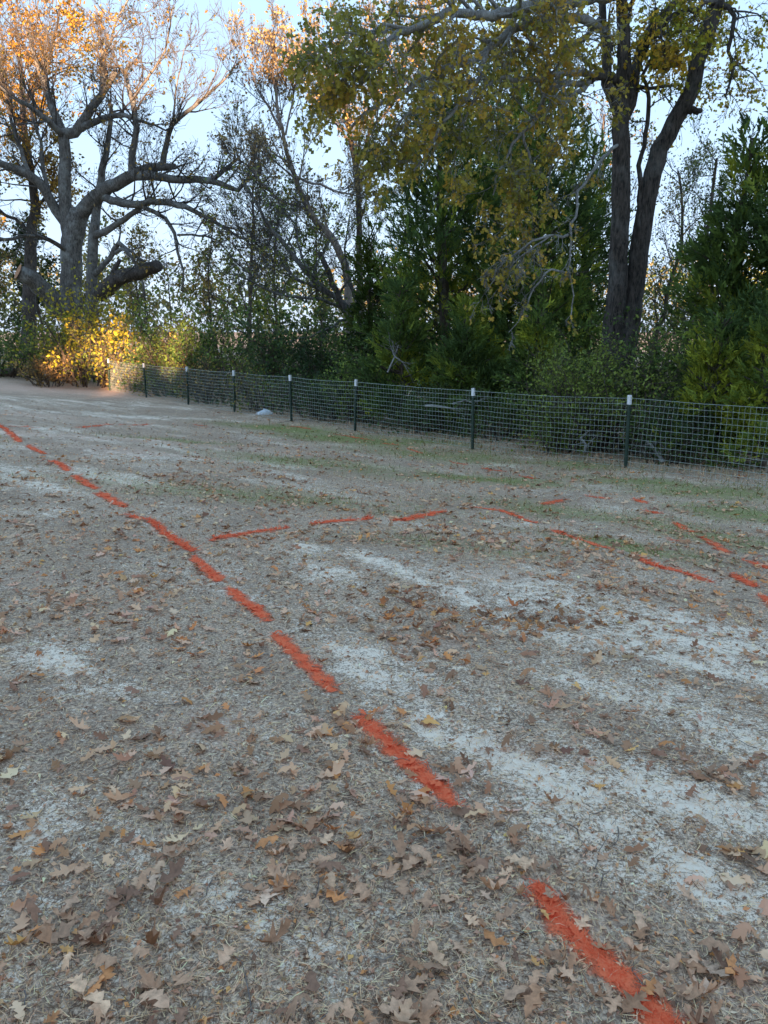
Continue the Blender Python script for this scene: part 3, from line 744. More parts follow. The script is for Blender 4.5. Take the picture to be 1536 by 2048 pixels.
def foliage(T, size, palette, wts, kind='oval', droop=.5, seed=1, sc=.8, jit=.2):
    A = np.array(T.leaf); n = len(A)
    if n == 0: return None
    pos = A[:, :3]; d = A[:, 3:]*.6+rng.normal(0, .6, (n, 3)); d[:, 2] -= droop
    nr = rng.normal(0, 1, (n, 3)); nr[:, 2] += .6
    # colour drifts from clump to clump
    cl = fbm(pos[:, 0]*sc+pos[:, 2]*.7*sc, pos[:, 1]*sc-pos[:, 2]*sc, seed, 3)
    u = np.clip((cl-.5)*2.2+.5+rng.normal(0, .22, n), 0, .9999)
    cw = np.cumsum(np.array(wts)/sum(wts)); ci = np.searchsorted(cw, u)
    c = np.array(palette)[ci.clip(0, len(palette)-1)]*(1+rng.normal(0, jit, (n, 1))); c = np.clip(c, .004, 1)
    sz = size*rng.uniform(.6, 1.25, n)
    if kind == 'oval': tv, tf = oval
    else: tv, tf = lobed[0], lobed_f3
    v, f = scatter(tv, tf, pos, d, nr, sz)
    return [(v, f, np.repeat(c, len(tf), 0), 0)]
STAT = {}
def finish(T, name, label, cat, base, bark, leafargs, group=None, leafmat_=M_leaf, sides=(12, 6, 3), limbbark=None, leafname='crown', twigbark=None):
    root = thing(name, base, label, cat, group)
    for l in T.trunk:
        v, f = rough_tube(l, sides[0]+8); link('trunk', mk_mesh('trunk', [(v, f, None, 0)], bark, True), root)
    big = sorted(T.limbs, key=lambda l: -l[1][0]*len(l[0])); 
    for l in big[:24]:
        v, f = rough_tube(l, sides[1]+3); link('limb', mk_mesh('limb', [(v, f, None, 0)], limbbark or bark, True), root)
    ch = []
    if big[24:]:
        v, f = tubes(big[24:], 5); ch.append((v, f, None, 0))
    if T.fine:
        v, f = tubes(T.fine, sides[2]); ch.append((v, f, None, 0))
    if ch: link('twigs', mk_mesh('twigs', ch, twigbark or limbbark or bark), root, kind='stuff')
    if leafargs and T.leaf:
        link(leafname, mk_mesh(leafname, foliage(T, **leafargs), leafmat_), root, kind='stuff')
    STAT[label[:30]] = (len(T.fine), len(T.leaf))
    return root
def gz(x, y): return float(macro(x, y))
def base_at(px, Y):
    x = (px-768)/F*Y*math.cos(PITCH)*1.02; return (x, Y, gz(x, Y))

# --- the big spreading oak at the left
def left_oak():
    T = Tree(.010); Y = 36
    S = dict(levels=4, n=[4, 4, 2], ratio=.66, ang=.85, wob=.28, up=.10, leaf=.45, spread=.12)
    Sb = dict(S, leaf=.10, ang=.75, wob=.26, up=.12)
    limb(T, [(148,700,Y),(145,640,Y),(143,560,Y),(143,500,Y),(150,455,Y),(160,425,Y)], .47, .42, where='trunk')
    limb(T, [(138,470,Y),(130,406,Y),(130,340,Y),(129,288,Y),(127,262,Y)], .28, .22, where='trunk')
    limb(T, [(127,270,Y),(101,203,36.5),(81,145,37),(68,110,37),(55,50,37)], .20, .04, S, 12, 2.6)
    limb(T, [(127,275,Y),(95,240,35),(60,215,34.5),(20,190,34),(-20,160,34)], .15, .04, S, 12, 2.4)
    limb(T, [(130,268,Y),(149,264,Y),(169,237,Y),(190,203,36),(203,190,36),(206,152,36.3),(208,112,36.5),(203,96,36.5)], .24, .10, S, 8, 1.8)
    limb(T, [(203,186,Y),(217,170,Y),(232,144,Y)], .16, .12, S, 2, 1)
    limb(T, [(160,258,Y),(203,237,35.5),(237,230,35),(264,234,34.5)], .16, .08, S, 8, 1.6)
    limb(T, [(208,112,36.5),(225,70,37),(240,30,37),(262,-10,37)], .06, .02, S, 12, 1.8)
    limb(T, [(206,150,36.3),(190,90,36),(180,50,36)], .05, .02, S, 6, 1.4)
    # heavy low limb
    limb(T, [(158,432,Y),(193,392,35.6),(230,368,35.2),(264,350,35),(298,336,35),(325,332,35),(352,332,35)], .33, .12, S, 8, 1.6, where='limb')
    limb(T, [(264,350,35),(264,305,35),(271,271,35),(271,237,35),(264,203,35.3),(254,169,35.5),(250,142,35.5),(262,125,35.5)], .16, .07, S, 12, 1.9)
    limb(T, [(252,145,35.5),(237,135,35.5),(222,132,36)], .06, .03, S, 4, 1.2)
    limb(T, [(262,200,35.2),(300,150,35),(330,100,35),(340,50,35),(345,10,35)], .06, .02, S, 12, 2.0)
    limb(T, [(325,332,35),(332,288,35),(345,250,34.7),(372,227,34.5),(399,203,34.3),(430,176,34),(457,149,34),(481,118,34)], .13, .02, Sb, 11, 1.9, bias=(.2, 0, .6))
    limb(T, [(345,250,34.7),(349,210,34.7),(352,169,34.7),(362,130,34.7),(368,95,34.7)], .05, .015, Sb, 7, 1.4, bias=(0, 0, .6))
    limb(T, [(271,240,35),(310,250,34.5),(332,262,34.3),(345,252,34.2)], .06, .03, S, 6, 1.3)
    limb(T, [(264,352,35),(311,352,34.5),(355,359,34.2),(389,359,34),(423,362,33.8),(454,372,33.6),(474,379,33.5),(494,362,33.4),(522,349,33.3)], .20, .06, S, 14, 2.0)
    limb(T, [(425,360,33.8),(454,335,33.7),(477,318,33.6),(470,290,33.6)], .10, .03, S, 6, 1.4)
    limb(T, [(205,392,35.5),(234,404,35),(271,410,34.5),(315,404,34.2),(355,410,34),(389,421,33.8),(423,441,33.6),(454,458,33.5),(490,480,33.2)], .19, .04, S, 14, 2.0)
    limb(T, [(280,410,34.4),(332,438,34),(349,468,33.8),(355,505,33.7),(366,542,33.6),(367,583,33.6)], .10, .03, S, 9, 1.2)
    limb(T, [(355,470,33.8),(410,472,33.5),(440,488,33.3),(470,520,33),(500,550,33)], .05, .02, S, 8, 1.4)
    limb(T, [(184,690,35.5),(184,570,35.5),(184,515,35.5),(186,475,35.5),(192,450,35.5)], .25, .20, where='trunk')
    limb(T, [(188,470,35.5),(210,465,35.3),(237,444,35),(271,424,34.7),(300,395,34.5)], .18, .08, S, 5, 1.3)
    limb(T, [(190,455,35.5),(196,400,36),(205,340,36.4),(215,290,36.6),(222,240,36.8),(218,200,37)], .2, .08, S, 10, 1.8)
    limb(T, [(190,548,35.4),(220,515,35.2),(237,485,35),(254,498,34.8),(288,522,34.5)], .14, .06, S, 5, 1.2)
    limb(T, [(225,508,35.2),(250,500,34.6),(272,530,34.4),(285,560,34.3),(292,640,34.2)], .09, .04, S, 5, 1.2)
    # left side
    limb(T, [(135,450,Y),(112,420,Y),(90,380,35.7),(60,352,35.4),(30,338,35.2),(-5,326,35),(-60,318,35)], .24, .12, S, 12, 2.2)
    limb(T, [(60,352,35.4),(40,300,35.6),(25,250,36),(10,190,36),(0,120,36)], .10, .04, S, 12, 2.4)
    limb(T, [(100,395,35.7),(85,330,36),(80,280,36.4),(60,220,36.6),(40,150,37)], .10, .04, S, 12, 2.2)
    limb(T, [(145,510,Y),(100,480,35),(60,470,34.6),(10,480,34.4),(-30,470,34.2)], .11, .05, S, 9, 1.8)
    r = finish(T, 'oak_tree', 'huge old oak with thick spreading limbs and orange leaf tufts at the left', 'tree', base_at(148, Y), M_bark_oak,
               dict(size=.16, palette=[(.12, .12, .04), (.20, .16, .045), (.34, .21, .06), (.26, .20, .14)], wts=[2, 2.4, 2.4, 1.6], droop=.6, seed=5, sc=.35), twigbark=M_twig)
    # broken logs on the trunk
    B = Tree()
    limb(B, [(196,590,35),(237,558,34.6),(271,547,34.3),(318,532,34)], .36, .25, jig=.25, wob=.03)
    limb(B, [(222,568,34.6),(228,540,34.5),(240,520,34.4)], .14, .08)
    l = B.limbs
    v, f = tubes([l[0]], 12); link('broken_limb', mk_mesh('broken_limb', [(v, f, None, 0)], M_bark_dark, True), r, label='dark broken limb jutting right from the low trunk')
    v, f = tubes([l[1]], 9); link('stub', mk_mesh('stub', [(v, f, None, 0)], M_bark_dark, True), r)
    B = Tree(); limb(B, [(120,625,35.2),(98,592,34.8),(68,563,34.4),(40,545,34)], .42, .33, jig=.25, wob=.03)
    v, f = tubes([B.limbs[0]], 12); lm = link('sawn_limb', mk_mesh('sawn_limb', [(v, f, None, 0)], M_bark_oak, True), r, label='thick sawn limb with a reddish cut end, left of the trunk')
    cap = v[-36:-24]; c = cap.mean(0); n = norm(c-np.array(B.limbs[0][0][-5])); 
    vv = np.concatenate([[c+n*.16], c+(cap-c)*1.01+n*.14]); ff = np.array([[0, 1+k, 1+(k+1) % 12] for k in range(12)])
    o = bpy.data.objects.new('cut_face', mk_mesh('cut_face', [(vv, ff, None, 0)], plain('fresh_cut_wood', (.48, .20, .09), .8, 0, .3, 9))); COL.objects.link(o); o.parent = lm
left_oak()

# --- second, thinner oak at the left edge
def left_edge():
    T = Tree(.010); Y = 40
    S = dict(levels=4, n=[4, 4, 3], ratio=.6, ang=.85, wob=.28, up=.06, leaf=3.6, spread=.2)
    limb(T, [(60,720,Y),(58,651,Y),(59,583,Y),(61,515,Y),(64,465,Y),(71,407,Y),(62,350,Y),(50,280,Y),(45,200,Y),(40,120,Y),(30,40,Y)], .38, .06, S, 22, 2.9, t0=.4, where='trunk')
    limb(T, [(64,465,Y),(30,440,39.5),(0,425,39),(-40,400,39)], .10, .05, S, 8, 1.6)
    limb(T, [(68,420,Y),(100,380,40),(110,330,40)], .10, .04, S, 8, 1.8)
    limb(T, [(50,270,Y),(10,200,41),(-30,140,41)], .12, .04, S, 10, 2.6)
    limb(T, [(45,210,Y),(90,140,41),(110,70,41),(120,10,41)], .12, .04, S, 12, 2.6)
    finish(T, 'oak_tree', 'slimmer oak with golden orange crown at the left edge of the frame', 'tree', base_at(60, Y), M_bark_dark,
           dict(size=.18, palette=[(.16, .14, .03), (.34, .24, .045), (.42, .24, .05)], wts=[1.4, 2, 2.2], droop=.6, seed=8, sc=.4))
left_edge()

# --- centre: leaning tree, pale tree, tall tree behind
def centre_trees():
    T = Tree(.009); Y = 27
    S = dict(levels=4, n=[5, 4, 4], ratio=.64, ang=.9, wob=.3, up=.05, leaf=.55, spread=.1)
    limb(T, [(745,740,Y),(737,685,Y),(717,637,Y),(690,610,Y),(652,583,Y),(618,549,Y),(595,522,Y),(574,492,Y),(547,461,Y),(530,438,Y),(507,397,Y),(480,350,Y)], .14, .03, S, 12, 2.2, t0=.35, where='trunk')
    limb(T, [(700,620,Y),(640,600,26.5),(560,590,26),(500,560,25.8),(450,545,25.8)], .06, .02, S, 10, 1.5)
    limb(T, [(690,640,Y),(660,655,26),(620,672,25.8),(580,682,25.6)], .05, .02)
    limb(T, [(650,583,Y),(600,560,27),(550,520,27.4),(500,490,27.6),(470,440,28)], .06, .02, S, 12, 1.7)
    limb(T, [(618,549,Y),(600,500,27.3),(590,450,27.6),(560,410,27.8)], .06, .02, S, 12, 1.7)
    limb(T, [(725,650,Y),(700,560,27),(690,500,27.2),(700,430,27.2)], .06, .02, S, 10, 1.3)
    r = finish(T, 'leaning_tree', 'leaning grey tree tilted left in a tangle of bare twigs, centre of the wood edge', 'tree', base_at(745, Y), M_bark_oak,
               dict(size=.10, palette=[(.12, .20, .05), (.22, .26, .06), (.30, .24, .07)], wts=[2, 2, 1], seed=3), twigbark=M_twig)
    B = Tree(); limb(B, [(690,625,26.6),(673,583,26.6),(659,549,26.6),(649,526,26.6),(640,507,26.6)], .10, .085, jig=.2)
    v, f = tubes([B.limbs[0]], 9); link('dead_snag', mk_mesh('dead_snag', [(v, f, None, 0)], M_bark_dark, True), r, label='short black broken snag rising from the trunk')
    T = Tree(.008); Y = 31
    S = dict(levels=4, n=[5, 4, 4], ratio=.62, ang=.65, wob=.2, up=.22, leaf=.9, spread=.1)
    limb(T, [(700,720,Y),(697,600,Y),(690,530,Y),(666,481,Y),(656,465,Y),(632,444,Y),(615,417,Y),(601,387,Y),(591,352,Y),(578,322,Y),(571,288,Y),(563,257,Y),(550,190,Y),(545,130,Y),(548,80,Y)], .17, .03, S, 22, 2.0, t0=.4, where='trunk')
    limb(T, [(561,257,Y),(537,217,Y),(515,180,30.8),(500,130,30.8)], .05, .015, S, 10, 1.5)
    limb(T, [(571,270,Y),(588,193,31.2),(600,140,31.4)], .04, .015, S, 8, 1.4)
    limb(T, [(591,352,Y),(642,372,30.6),(703,389,30.3),(740,400,30.2)], .05, .02, S, 8, 1.4)
    limb(T, [(615,417,Y),(560,400,30.6),(520,360,30.4),(480,300,30.3)], .05, .02, S, 10, 1.7)
    finish(T, 'birch_like_tree', 'slender pale tree curving left with sparse pinkish leaves at its top', 'tree', base_at(700, Y), M_bark_pale,
           dict(size=.13, palette=[(.18, .15, .08), (.32, .24, .15), (.38, .29, .18)], wts=[1.5, 2, 2], seed=4, sc=.5), twigbark=M_twig)
    T = Tree(.009); Y = 34
    limb(T, [(722,760,Y),(720,600,Y),(719,480,Y),(717,420,Y),(713,338,Y),(703,288,Y),(690,217,Y),(676,176,Y),(659,149,Y),(650,90,Y)], .15, .04, S, 20, 2.1, t0=.4, where='trunk')
    limb(T, [(713,338,Y),(740,260,34),(755,190,34),(765,120,34),(770,60,34)], .07, .02, S, 14, 2.0)
    limb(T, [(703,288,Y),(665,240,34.3),(640,200,34.4),(620,150,34.5)], .05, .02, S, 10, 1.9)
    limb(T, [(740,260,34),(790,200,34),(830,130,34),(850,70,34)], .05, .02, S, 12, 2.0)
    finish(T, 'tall_thin_tree', 'tall thin tree with reddish bark and sunlit tan leaves behind the oak boughs', 'tree', base_at(722, Y), M_bark_brown,
           dict(size=.14, palette=[(.24, .19, .08), (.36, .28, .14), (.40, .24, .08)], wts=[2, 2, 1], seed=6, sc=.5), twigbark=M_twig)
centre_trees()

# --- the right oak: three stems, boughs reaching left over the field
def right_oak():
    T = Tree(.006); Y = 18
    S = dict(levels=4, n=[4, 4, 2], ratio=.62, ang=.95, wob=.38, up=-.02, leaf=2.7, spread=.11)
    Sd = dict(S, leaf=.25, up=-.12)
    limb(T, [(1222,800,Y),(1222,714,Y),(1226,644,Y),(1234,592,Y),(1237,540,Y),(1237,487,Y),(1241,435,Y),(1242,384,Y),(1242,314,Y),(1244,262,Y),(1244,215,Y)], .235, .175, where='trunk', jig=.2, wob=.012)
    limb(T, [(1243,235,Y),(1244,174,Y),(1248,122,Y),(1248,70,Y),(1244,17,Y),(1240,-40,Y),(1236,-130,Y)], .17, .09, S, 8, 1.8, where='trunk', jig=.2, wob=.01, t0=.3)
    limb(T, [(1240,238,Y),(1227,202,17.9),(1213,167,17.9),(1213,122,18),(1213,87,18.1),(1206,52,18.2),(1206,0,18.3),(1200,-90,18.5)], .13, .06, S, 8, 1.6, jig=.2, wob=.01)
    limb(T, [(1248,235,Y),(1262,205,18.1),(1272,140,18.2),(1286,91,18.3),(1307,49,18.5),(1335,21,18.6),(1356,0,18.7),(1410,-60,19)], .13, .06, S, 12, 1.6, jig=.2, wob=.01)
    limb(T, [(1250,800,18.1),(1251,707,18.1),(1262,644,18.1),(1269,574,18.1),(1279,505,18.1),(1290,435,18.1),(1297,401,18.1),(1307,349,18.1),(1321,297,18.1),(1349,244,18.1),(1370,209,18.1),(1387,174,18.1),(1394,122,18.1),(1405,87,18.1),(1422,45,18.1),(1436,0,18.1),(1452,-80,18.1)], .225, .14, where='trunk', jig=.2, wob=.012)
    limb(T, [(1380,222,18),(1393,222,17.8),(1403,216,17.6)], .08, .05, jig=.1)
    limb(T, [(1440,10,18),(1456,15,17.8),(1471,35,17.7),(1467,70,17.6),(1460,98,17.5),(1471,133,17.5),(1462,165,17.5),(1450,195,17.5)], .06, .02, dict(S, leaf=1.0), 14, .8, jig=.2)
    limb(T, [(1430,5,18),(1412,7,17.8),(1370,24,17.6),(1349,26,17.5),(1320,60,17.4),(1330,110,17.3)], .05, .02, S, 12, .9, jig=.2)
    limb(T, [(1277,640,18),(1278,500,18),(1279,401,18),(1277,331,18),(1290,290,18),(1297,227,18),(1293,174,18),(1285,150,18),(1300,120,18)], .06, .035, dict(S, leaf=.8), 6, .9, t0=.7, jig=.2)
    limb(T, [(1300,130,18.4),(1330,140,18.4),(1370,100,18.6),(1400,60,18.8)], .05, .02, S, 12, 1.1)
    # knotted stub
    limb(T, [(1232,160,Y),(1205,150,17.7),(1184,153,17.5),(1180,163,17.4)], .11, .09, jig=.1, wob=.01)
    LS = T.limbs; T2 = Tree(.006)
    limb(T2, [(1242,-10,Y),(1180,-5,17.2),(1100,8,16.3),(1020,25,15.5),(967,34,15.1),(916,25,14.7),(872,41,14.4),(818,58,14.1),(778,81,13.9),(740,108,13.7),(715,130,13.6)], .12, .025, S, 19, 1.35, t0=.2, jig=.2, bias=(-.2, -.1, 0))
    limb(T2, [(778,81,13.9),(765,115,13.8),(730,129,13.7),(710,149,13.6),(685,166,13.5),(655,172,13.4)], .04, .012, S, 11, .95, jig=.2)
    limb(T2, [(818,58,14.1),(770,52,13.9),(730,75,13.7),(690,62,13.5),(660,80,13.4)], .035, .012, S, 11, 1.0, jig=.2)
    limb(T2, [(916,25,14.7),(890,0,14.5),(850,-30,14.4)], .05, .02, S, 5, 1.2)
    limb(T2, [(1212,60,18.1),(1150,35,17.2),(1085,40,16.5),(1020,64,16),(974,102,15.6),(933,125,15.3),(872,146,15),(822,176,14.7),(771,200,14.5),(720,237,14.3),(700,264,14.2)], .10, .02, S, 19, 1.3, t0=.2, jig=.2, bias=(-.1, 0, -.3))
    limb(T2, [(974,102,15.6),(950,170,15.2),(900,230,15),(860,290,14.8),(830,340,14.8)], .05, .015, S, 13, 1.1, jig=.2)
    limb(T2, [(872,146,15),(850,200,14.8),(790,250,14.6),(760,300,14.6)], .035, .012, S, 8, .9, jig=.2)
    limb(T2, [(1182,160,17.5),(1157,167,17.2),(1129,167,17),(1105,178,16.8),(1084,202,16.6),(1073,237,16.4),(1045,262,16.2),(1024,290,16),(1000,340,15.9),(985,390,15.9)], .07, .015, S, 13, 1.05, jig=.15)
    limb(T2, [(1182,160,17.5),(1167,178,17.2),(1140,192,17),(1126,216,16.9),(1122,248,16.8),(1110,300,16.6),(1100,350,16.6)], .06, .015, S, 7, .9, jig=.15)
    limb(T2, [(1185,150,17.4),(1140,145,17),(1105,150,16.6),(1070,160,16.3),(1035,160,16),(1000,153,15.7),(960,190,15.5),(930,240,15.4),(915,300,15.4)], .07, .015, S, 16, 1.15, jig=.15)
    limb(T2, [(1206,30,18.3),(1150,90,17.6),(1100,110,17),(1060,100,16.6),(1000,110,16.2)], .06, .02, S, 11, 1.1)
    limb(T2, [(1045,262,16.2),(1060,330,16),(1040,400,15.8),(1020,440,15.7)], .03, .01, S, 8, .8, jig=.2)
    Sg = dict(S, leaf=.4, up=-.15, ang=.8)
    limb(T2, [(1240,285,18),(1222,300,17.7),(1195,331,17),(1171,359,16.7),(1157,384,16.5),(1153,428,16.3),(1140,452,16.2),(1143,501,16.1),(1136,540,16),(1143,574,16),(1145,609,16),(1139,640,16)], .038, .012, Sg, 8, .5, jig=.15)
    limb(T2, [(1136,547,16),(1101,540,15.9),(1070,574,15.8),(1052,609,15.8),(1035,644,15.8),(1016,665,15.8)], .025, .008, Sd, 4, .35, jig=.15)
    limb(T2, [(1136,470,16.1),(1098,473,15.9),(1063,484,15.8),(1021,515,15.7),(1000,540,15.6),(985,570,15.6)], .03, .008, Sg, 10, .7, jig=.15, bias=(-.4, 0, -.4))
    limb(T2, [(1098,473,15.9),(1060,500,15.8),(1030,525,15.7),(1015,550,15.7)], .02, .008, Sd, 8, .6, jig=.15, bias=(-.4, 0, -.4))
    base = base_at(1235, Y)
    root = finish(T, 'oak_tree', 'tall dark oak forking into several stems behind the fence at the right', 'tree', base, M_bark_dark,
                  dict(size=.102, kind='lobed', palette=[(.26, .29, .05), (.42, .37, .055), (.56, .36, .06)], wts=[2, 2, 2], seed=12, sc=.9, jit=.25), sides=(16, 8, 3))
    # the long boughs, part of the same tree
    for l in sorted(T2.limbs, key=lambda l: -len(l[0])*l[1][0])[:20]:
        v, f = tubes([l], 8); link('bough', mk_mesh('bough', [(v, f, None, 0)], M_bark_lich, True), root)
    rest = sorted(T2.limbs, key=lambda l: -len(l[0])*l[1][0])[20:]
    v, f = tubes(T2.fine, 3); ch = [(v, f, None, 0)]
    if rest: v, f = tubes(rest, 6); ch.append((v, f, None, 0))
    link('bough_twigs', mk_mesh('bough_twigs', ch, M_bark_lich), root, kind='stuff')
    link('bough_leaves', mk_mesh('bough_leaves', foliage(T2, size=.102, kind='lobed', palette=[(.22, .23, .06), (.36, .32, .08), (.46, .36, .085), (.55, .35, .085)], wts=[2.4, 2.6, 1.8, .8], seed=14, sc=1.0), M_leaf), root, kind='stuff')
    STAT['boughs'] = (len(T2.fine), len(T2.leaf))
right_oak()

# --- cedars
def spray_template(seed, n=8):
    r = random.Random(seed); V = []; Fa = []
    for k in range(n):
        t = k/n; a = r.uniform(-1, 1)*.75; b = r.uniform(-1, 1)*.5
        p = (r.gauss(0, .06), t*.75, r.gauss(0, .06)); L = r.uniform(.28, .5); d = (math.sin(a)*L, math.cos(a)*L, b*L)
        wdt = .075; i = len(V)
        V += [(p[0]-wdt, p[1], p[2]), (p[0]+wdt, p[1]+.02, p[2]+.02), (p[0]+d[0]*.6+wdt*.9, p[1]+d[1]*.6, p[2]+d[2]*.6-.02), (p[0]+d[0], p[1]+d[1], p[2]+d[2])]
        Fa.append((i, i+1, i+2, i+3))
    return np.array(V), np.array(Fa)
SPR = [spray_template(k) for k in range(5)]
def cedar(px, Y, h, wdt, label, palette, wts, nl=90, dens=1.0, low=.02, seed=0, size=.31, twig=M_bark_brown):
    x, y, z = base_at(px, Y); T = Tree(.006)
    tr, rad = spline([(x, y, z-.2), (x+.1, y, z+h*.3), (x-.1, y+.1, z+h*.65), (x, y, z+h)], [h*.025, .015], .4)
    T.trunk.append(([tuple(p) for p in tr], rad)); pos = []; dr = []
    for k in range(nl):
        t = low+(1-low)*(k+R.random())/nl; hh = z+h*t
        a = R.uniform(0, 6.283); rl = wdt*(1-t)**.75*R.uniform(.65, 1.12)*(min(1, .6+t*4)); rl = max(rl, .25)
        e = R.uniform(-.05, .5)+.5*t; d = (math.cos(a)*math.cos(e), math.sin(a)*math.cos(e), math.sin(e))
        p = (x, y, hh); n = max(3, int(rl/.35)); pts = [p]
        for q in range(n):
            d = mixd(d, rvec(), .15); d = mixd(d, (0, 0, 1), .03); p = (p[0]+d[0]*rl/n, p[1]+d[1]*rl/n, p[2]+d[2]*rl/n); pts.append(p)
        T.fine.append((pts, list(np.linspace(.028, .006, n+1))))
        ns = int(rl*27*dens)
        for q in range(ns):
            u = (.18+.82*R.random()**.75)*n; i = min(int(u), n-1); f = u-i; a_ = pts[i]; b_ = pts[i+1]; sp = .40*(1.15-.6*u/n)*min(1.6, wdt*.55)
            v = rvec(); pos.append((a_[0]+(b_[0]-a_[0])*f+v[0]*sp, a_[1]+(b_[1]-a_[1])*f+v[1]*sp, a_[2]+(b_[2]-a_[2])*f+v[2]*sp*.7))
            dr.append(mixd(mixd(d, v, .9), (0, 0, 1), .45))
    pos = np.array(pos); dr = np.array(dr); n = len(pos)
    pos[:, 2] = np.maximum(pos[:, 2], z+.02)
    cl = fbm(pos[:, 0]*1.1+pos[:, 2]*.9, pos[:, 1]*1.1-pos[:, 2]*1.1, 200+seed, 3)
    u = np.clip((cl-.5)*2.2+.5+rng.normal(0, .15, n), 0, .9999); cw = np.cumsum(np.array(wts)/sum(wts))
    c = np.array(palette)[np.searchsorted(cw, u).clip(0, len(palette)-1)]*(1+rng.normal(0, .22, (n, 1))); c = np.clip(c, .004, 1)
    ch = []; kd = rng.integers(0, len(SPR), n)
    for k in range(len(SPR)):
        m = kd == k; tv, tf = SPR[k]; cnt = m.sum()
        v, f = scatter(tv, tf, pos[m], dr[m], rng.normal(0, 1, (cnt, 3)), size*rng.uniform(.6, 1.25, cnt)); ch.append((v, f, np.repeat(c[m], len(tf), 0)*(1+rng.normal(0, .12, (cnt*len(tf), 1))).clip(.4, 1.6), 0))
    root = thing('cedar_tree', (x, y, z), label, 'cedar tree', 'dark evergreen cedars behind the fence')
    v, f = tubes([T.trunk[0]], 9); link('trunk', mk_mesh('trunk', [(v, f, None, 0)], M_bark_brown, True), root)
    v, f = tubes(T.fine, 4); link('limbs', mk_mesh('limbs', [(v, f, None, 0)], twig), root, kind='stuff')
    link('crown', mk_mesh('crown', ch, M_cedar), root, kind='stuff'); STAT[label[:30]] = (len(T.fine), n)
DK = [(0.061, 0.128, 0.054), (0.108, 0.196, 0.061), (0.189, 0.270, 0.061), (0.297, 0.351, 0.061)]
cedar(880, 22.5, 9.4, 3.3, 'tallest dense dark green cedar in the middle of the wood edge', DK, [3, 3, 1.5, .6], 120, 1.15, seed=1)
cedar(1065, 21.0, 9.0, 2.9, 'broad dark cedar just left of the forked oak trunks', DK, [3, 3, 1.2, .4], 110, 1.1, seed=2)
cedar(985, 25.0, 10.8, 3.2, 'tall dark cedar between and behind the two big middle cedars', DK, [3, 3, 1.2, .4], 110, 1.1, seed=21)
cedar(1160, 23.0, 7.4, 2.4, 'dark cedar filling the space left of the forked oak trunk', DK, [3, 3, 1, .2], 90, 1.0, seed=22)
cedar(800, 20.0, 3.4, 1.3, 'short olive cedar close behind the fence below the tallest cedar', DK, [2, 3, 2, .8], 60, 1.5, seed=3, size=.26)
cedar(930, 18.8, 2.9, 1.35, 'low bushy olive green cedar behind the fence under dark boughs', DK, [2, 3, 2, .8], 60, 1.5, seed=4, size=.26)
cedar(1070, 17.6, 2.6, 1.2, 'low dull green cedar behind the fence beneath the drooping dead bough', DK, [2, 2, 2, 1], 60, 1.4, seed=5, size=.25)
cedar(745, 24.5, 5.2, 1.6, 'narrow bright green evergreen beside the black broken snag', [(.02, .05, .015), (.04, .085, .02), (.07, .11, .025)], [2, 2, 1], 70, 1.2, seed=6)
cedar(1590, 15.5, 9.2, 2.1, 'very dark tall cedar cut by the right edge of the frame', DK, [4, 3, .8, .2], 110, 1.2, seed=7)
cedar(1455, 16.5, 6.0, 2.1, 'dark ragged cedar left of the one cut by the right frame edge', DK, [3, 3, 1, .3], 90, 1.15, seed=8)
cedar(1430, 13.7, 2.5, 1.15, 'small olive cedar right behind the fence near its last white tipped post', DK, [2, 3, 2, .8], 60, 1.6, seed=9, size=.22)
cedar(1535, 13.0, 2.7, 1.1, 'small green cedar behind the fence at the right frame edge', DK, [3, 3, 2, .5], 60, 1.6, seed=10, size=.22)

# --- shrubs
def shrub(px, Y, h, wd, label, palette, wts, n=16, leaf=3, size=.09, bark=M_bark_brown, seed=0, arch=0., name='shrub', lean=0., lvl=3, group='shrubs of the thicket behind the fence', z_off=0.):
    x, y, z = base_at(px, Y); T = Tree(.005 if Y < 25 else .008)
    leaf *= 1.4; size *= 1.15
    S = dict(levels=lvl, n=[5, 4], ratio=.55, ang=1.0, wob=.28, up=.05-arch, leaf=leaf, spread=.10*h**.5, t0=.1)
    for k in range(n):
        a = R.uniform(0, 6.283); rr = wd*.35*R.random()**.5; s = R.uniform(.2, .9)*wd/h
        d = nrm3((math.cos(a)*s+lean, math.sin(a)*s, 1)); grow(T, (x+math.cos(a)*rr, y+math.sin(a)*rr*.8, z-.05+z_off), d, h*R.uniform(.55, .95), .02*h**.5, 1, S)
    T.fine += T.limbs; T.limbs = []
    return finish(T, name, label, 'shrub', (x, y, z), bark, dict(size=size, palette=palette, wts=wts, droop=.2, seed=300+seed, sc=1.2), group, leafname='foliage')
YG = [(.22, .25, .035), (.34, .33, .045), (.42, .35, .05)]; GR = [(0.047, 0.108, 0.038), (0.095, 0.189, 0.054), (0.176, 0.270, 0.074)]; BR = [(0.06, 0.13, 0.042), (0.12, 0.21, 0.06), (0.20, 0.29, 0.08)]; DG = [(0.027, 0.068, 0.032), (0.054, 0.115, 0.043), (0.081, 0.162, 0.054)]
OL = [(0.108, 0.189, 0.054), (0.176, 0.270, 0.068), (0.270, 0.324, 0.095), (0.378, 0.297, 0.121)]; TN = [(.22, .15, .08), (.34, .22, .10), (.40, .30, .12)]
shrub(190, 32.5, 4.0, 2.6, 'bright yellow-green sunlit shrub standing above the far end of the fence', YG, [1, 2, 2], 24, 4, .13, seed=1)
shrub(120, 33.5, 3.0, 2.4, 'dull yellow-green shrub below the sawn oak limb', OL, [1, 2, 2, .5], 20, 3.5, .12, seed=2)
shrub(100, 31.5, 1.4, 1.6, 'tan withered bush at the crest of the bare dirt', TN, [1, 1, 1], 18, 2, .10, seed=3)
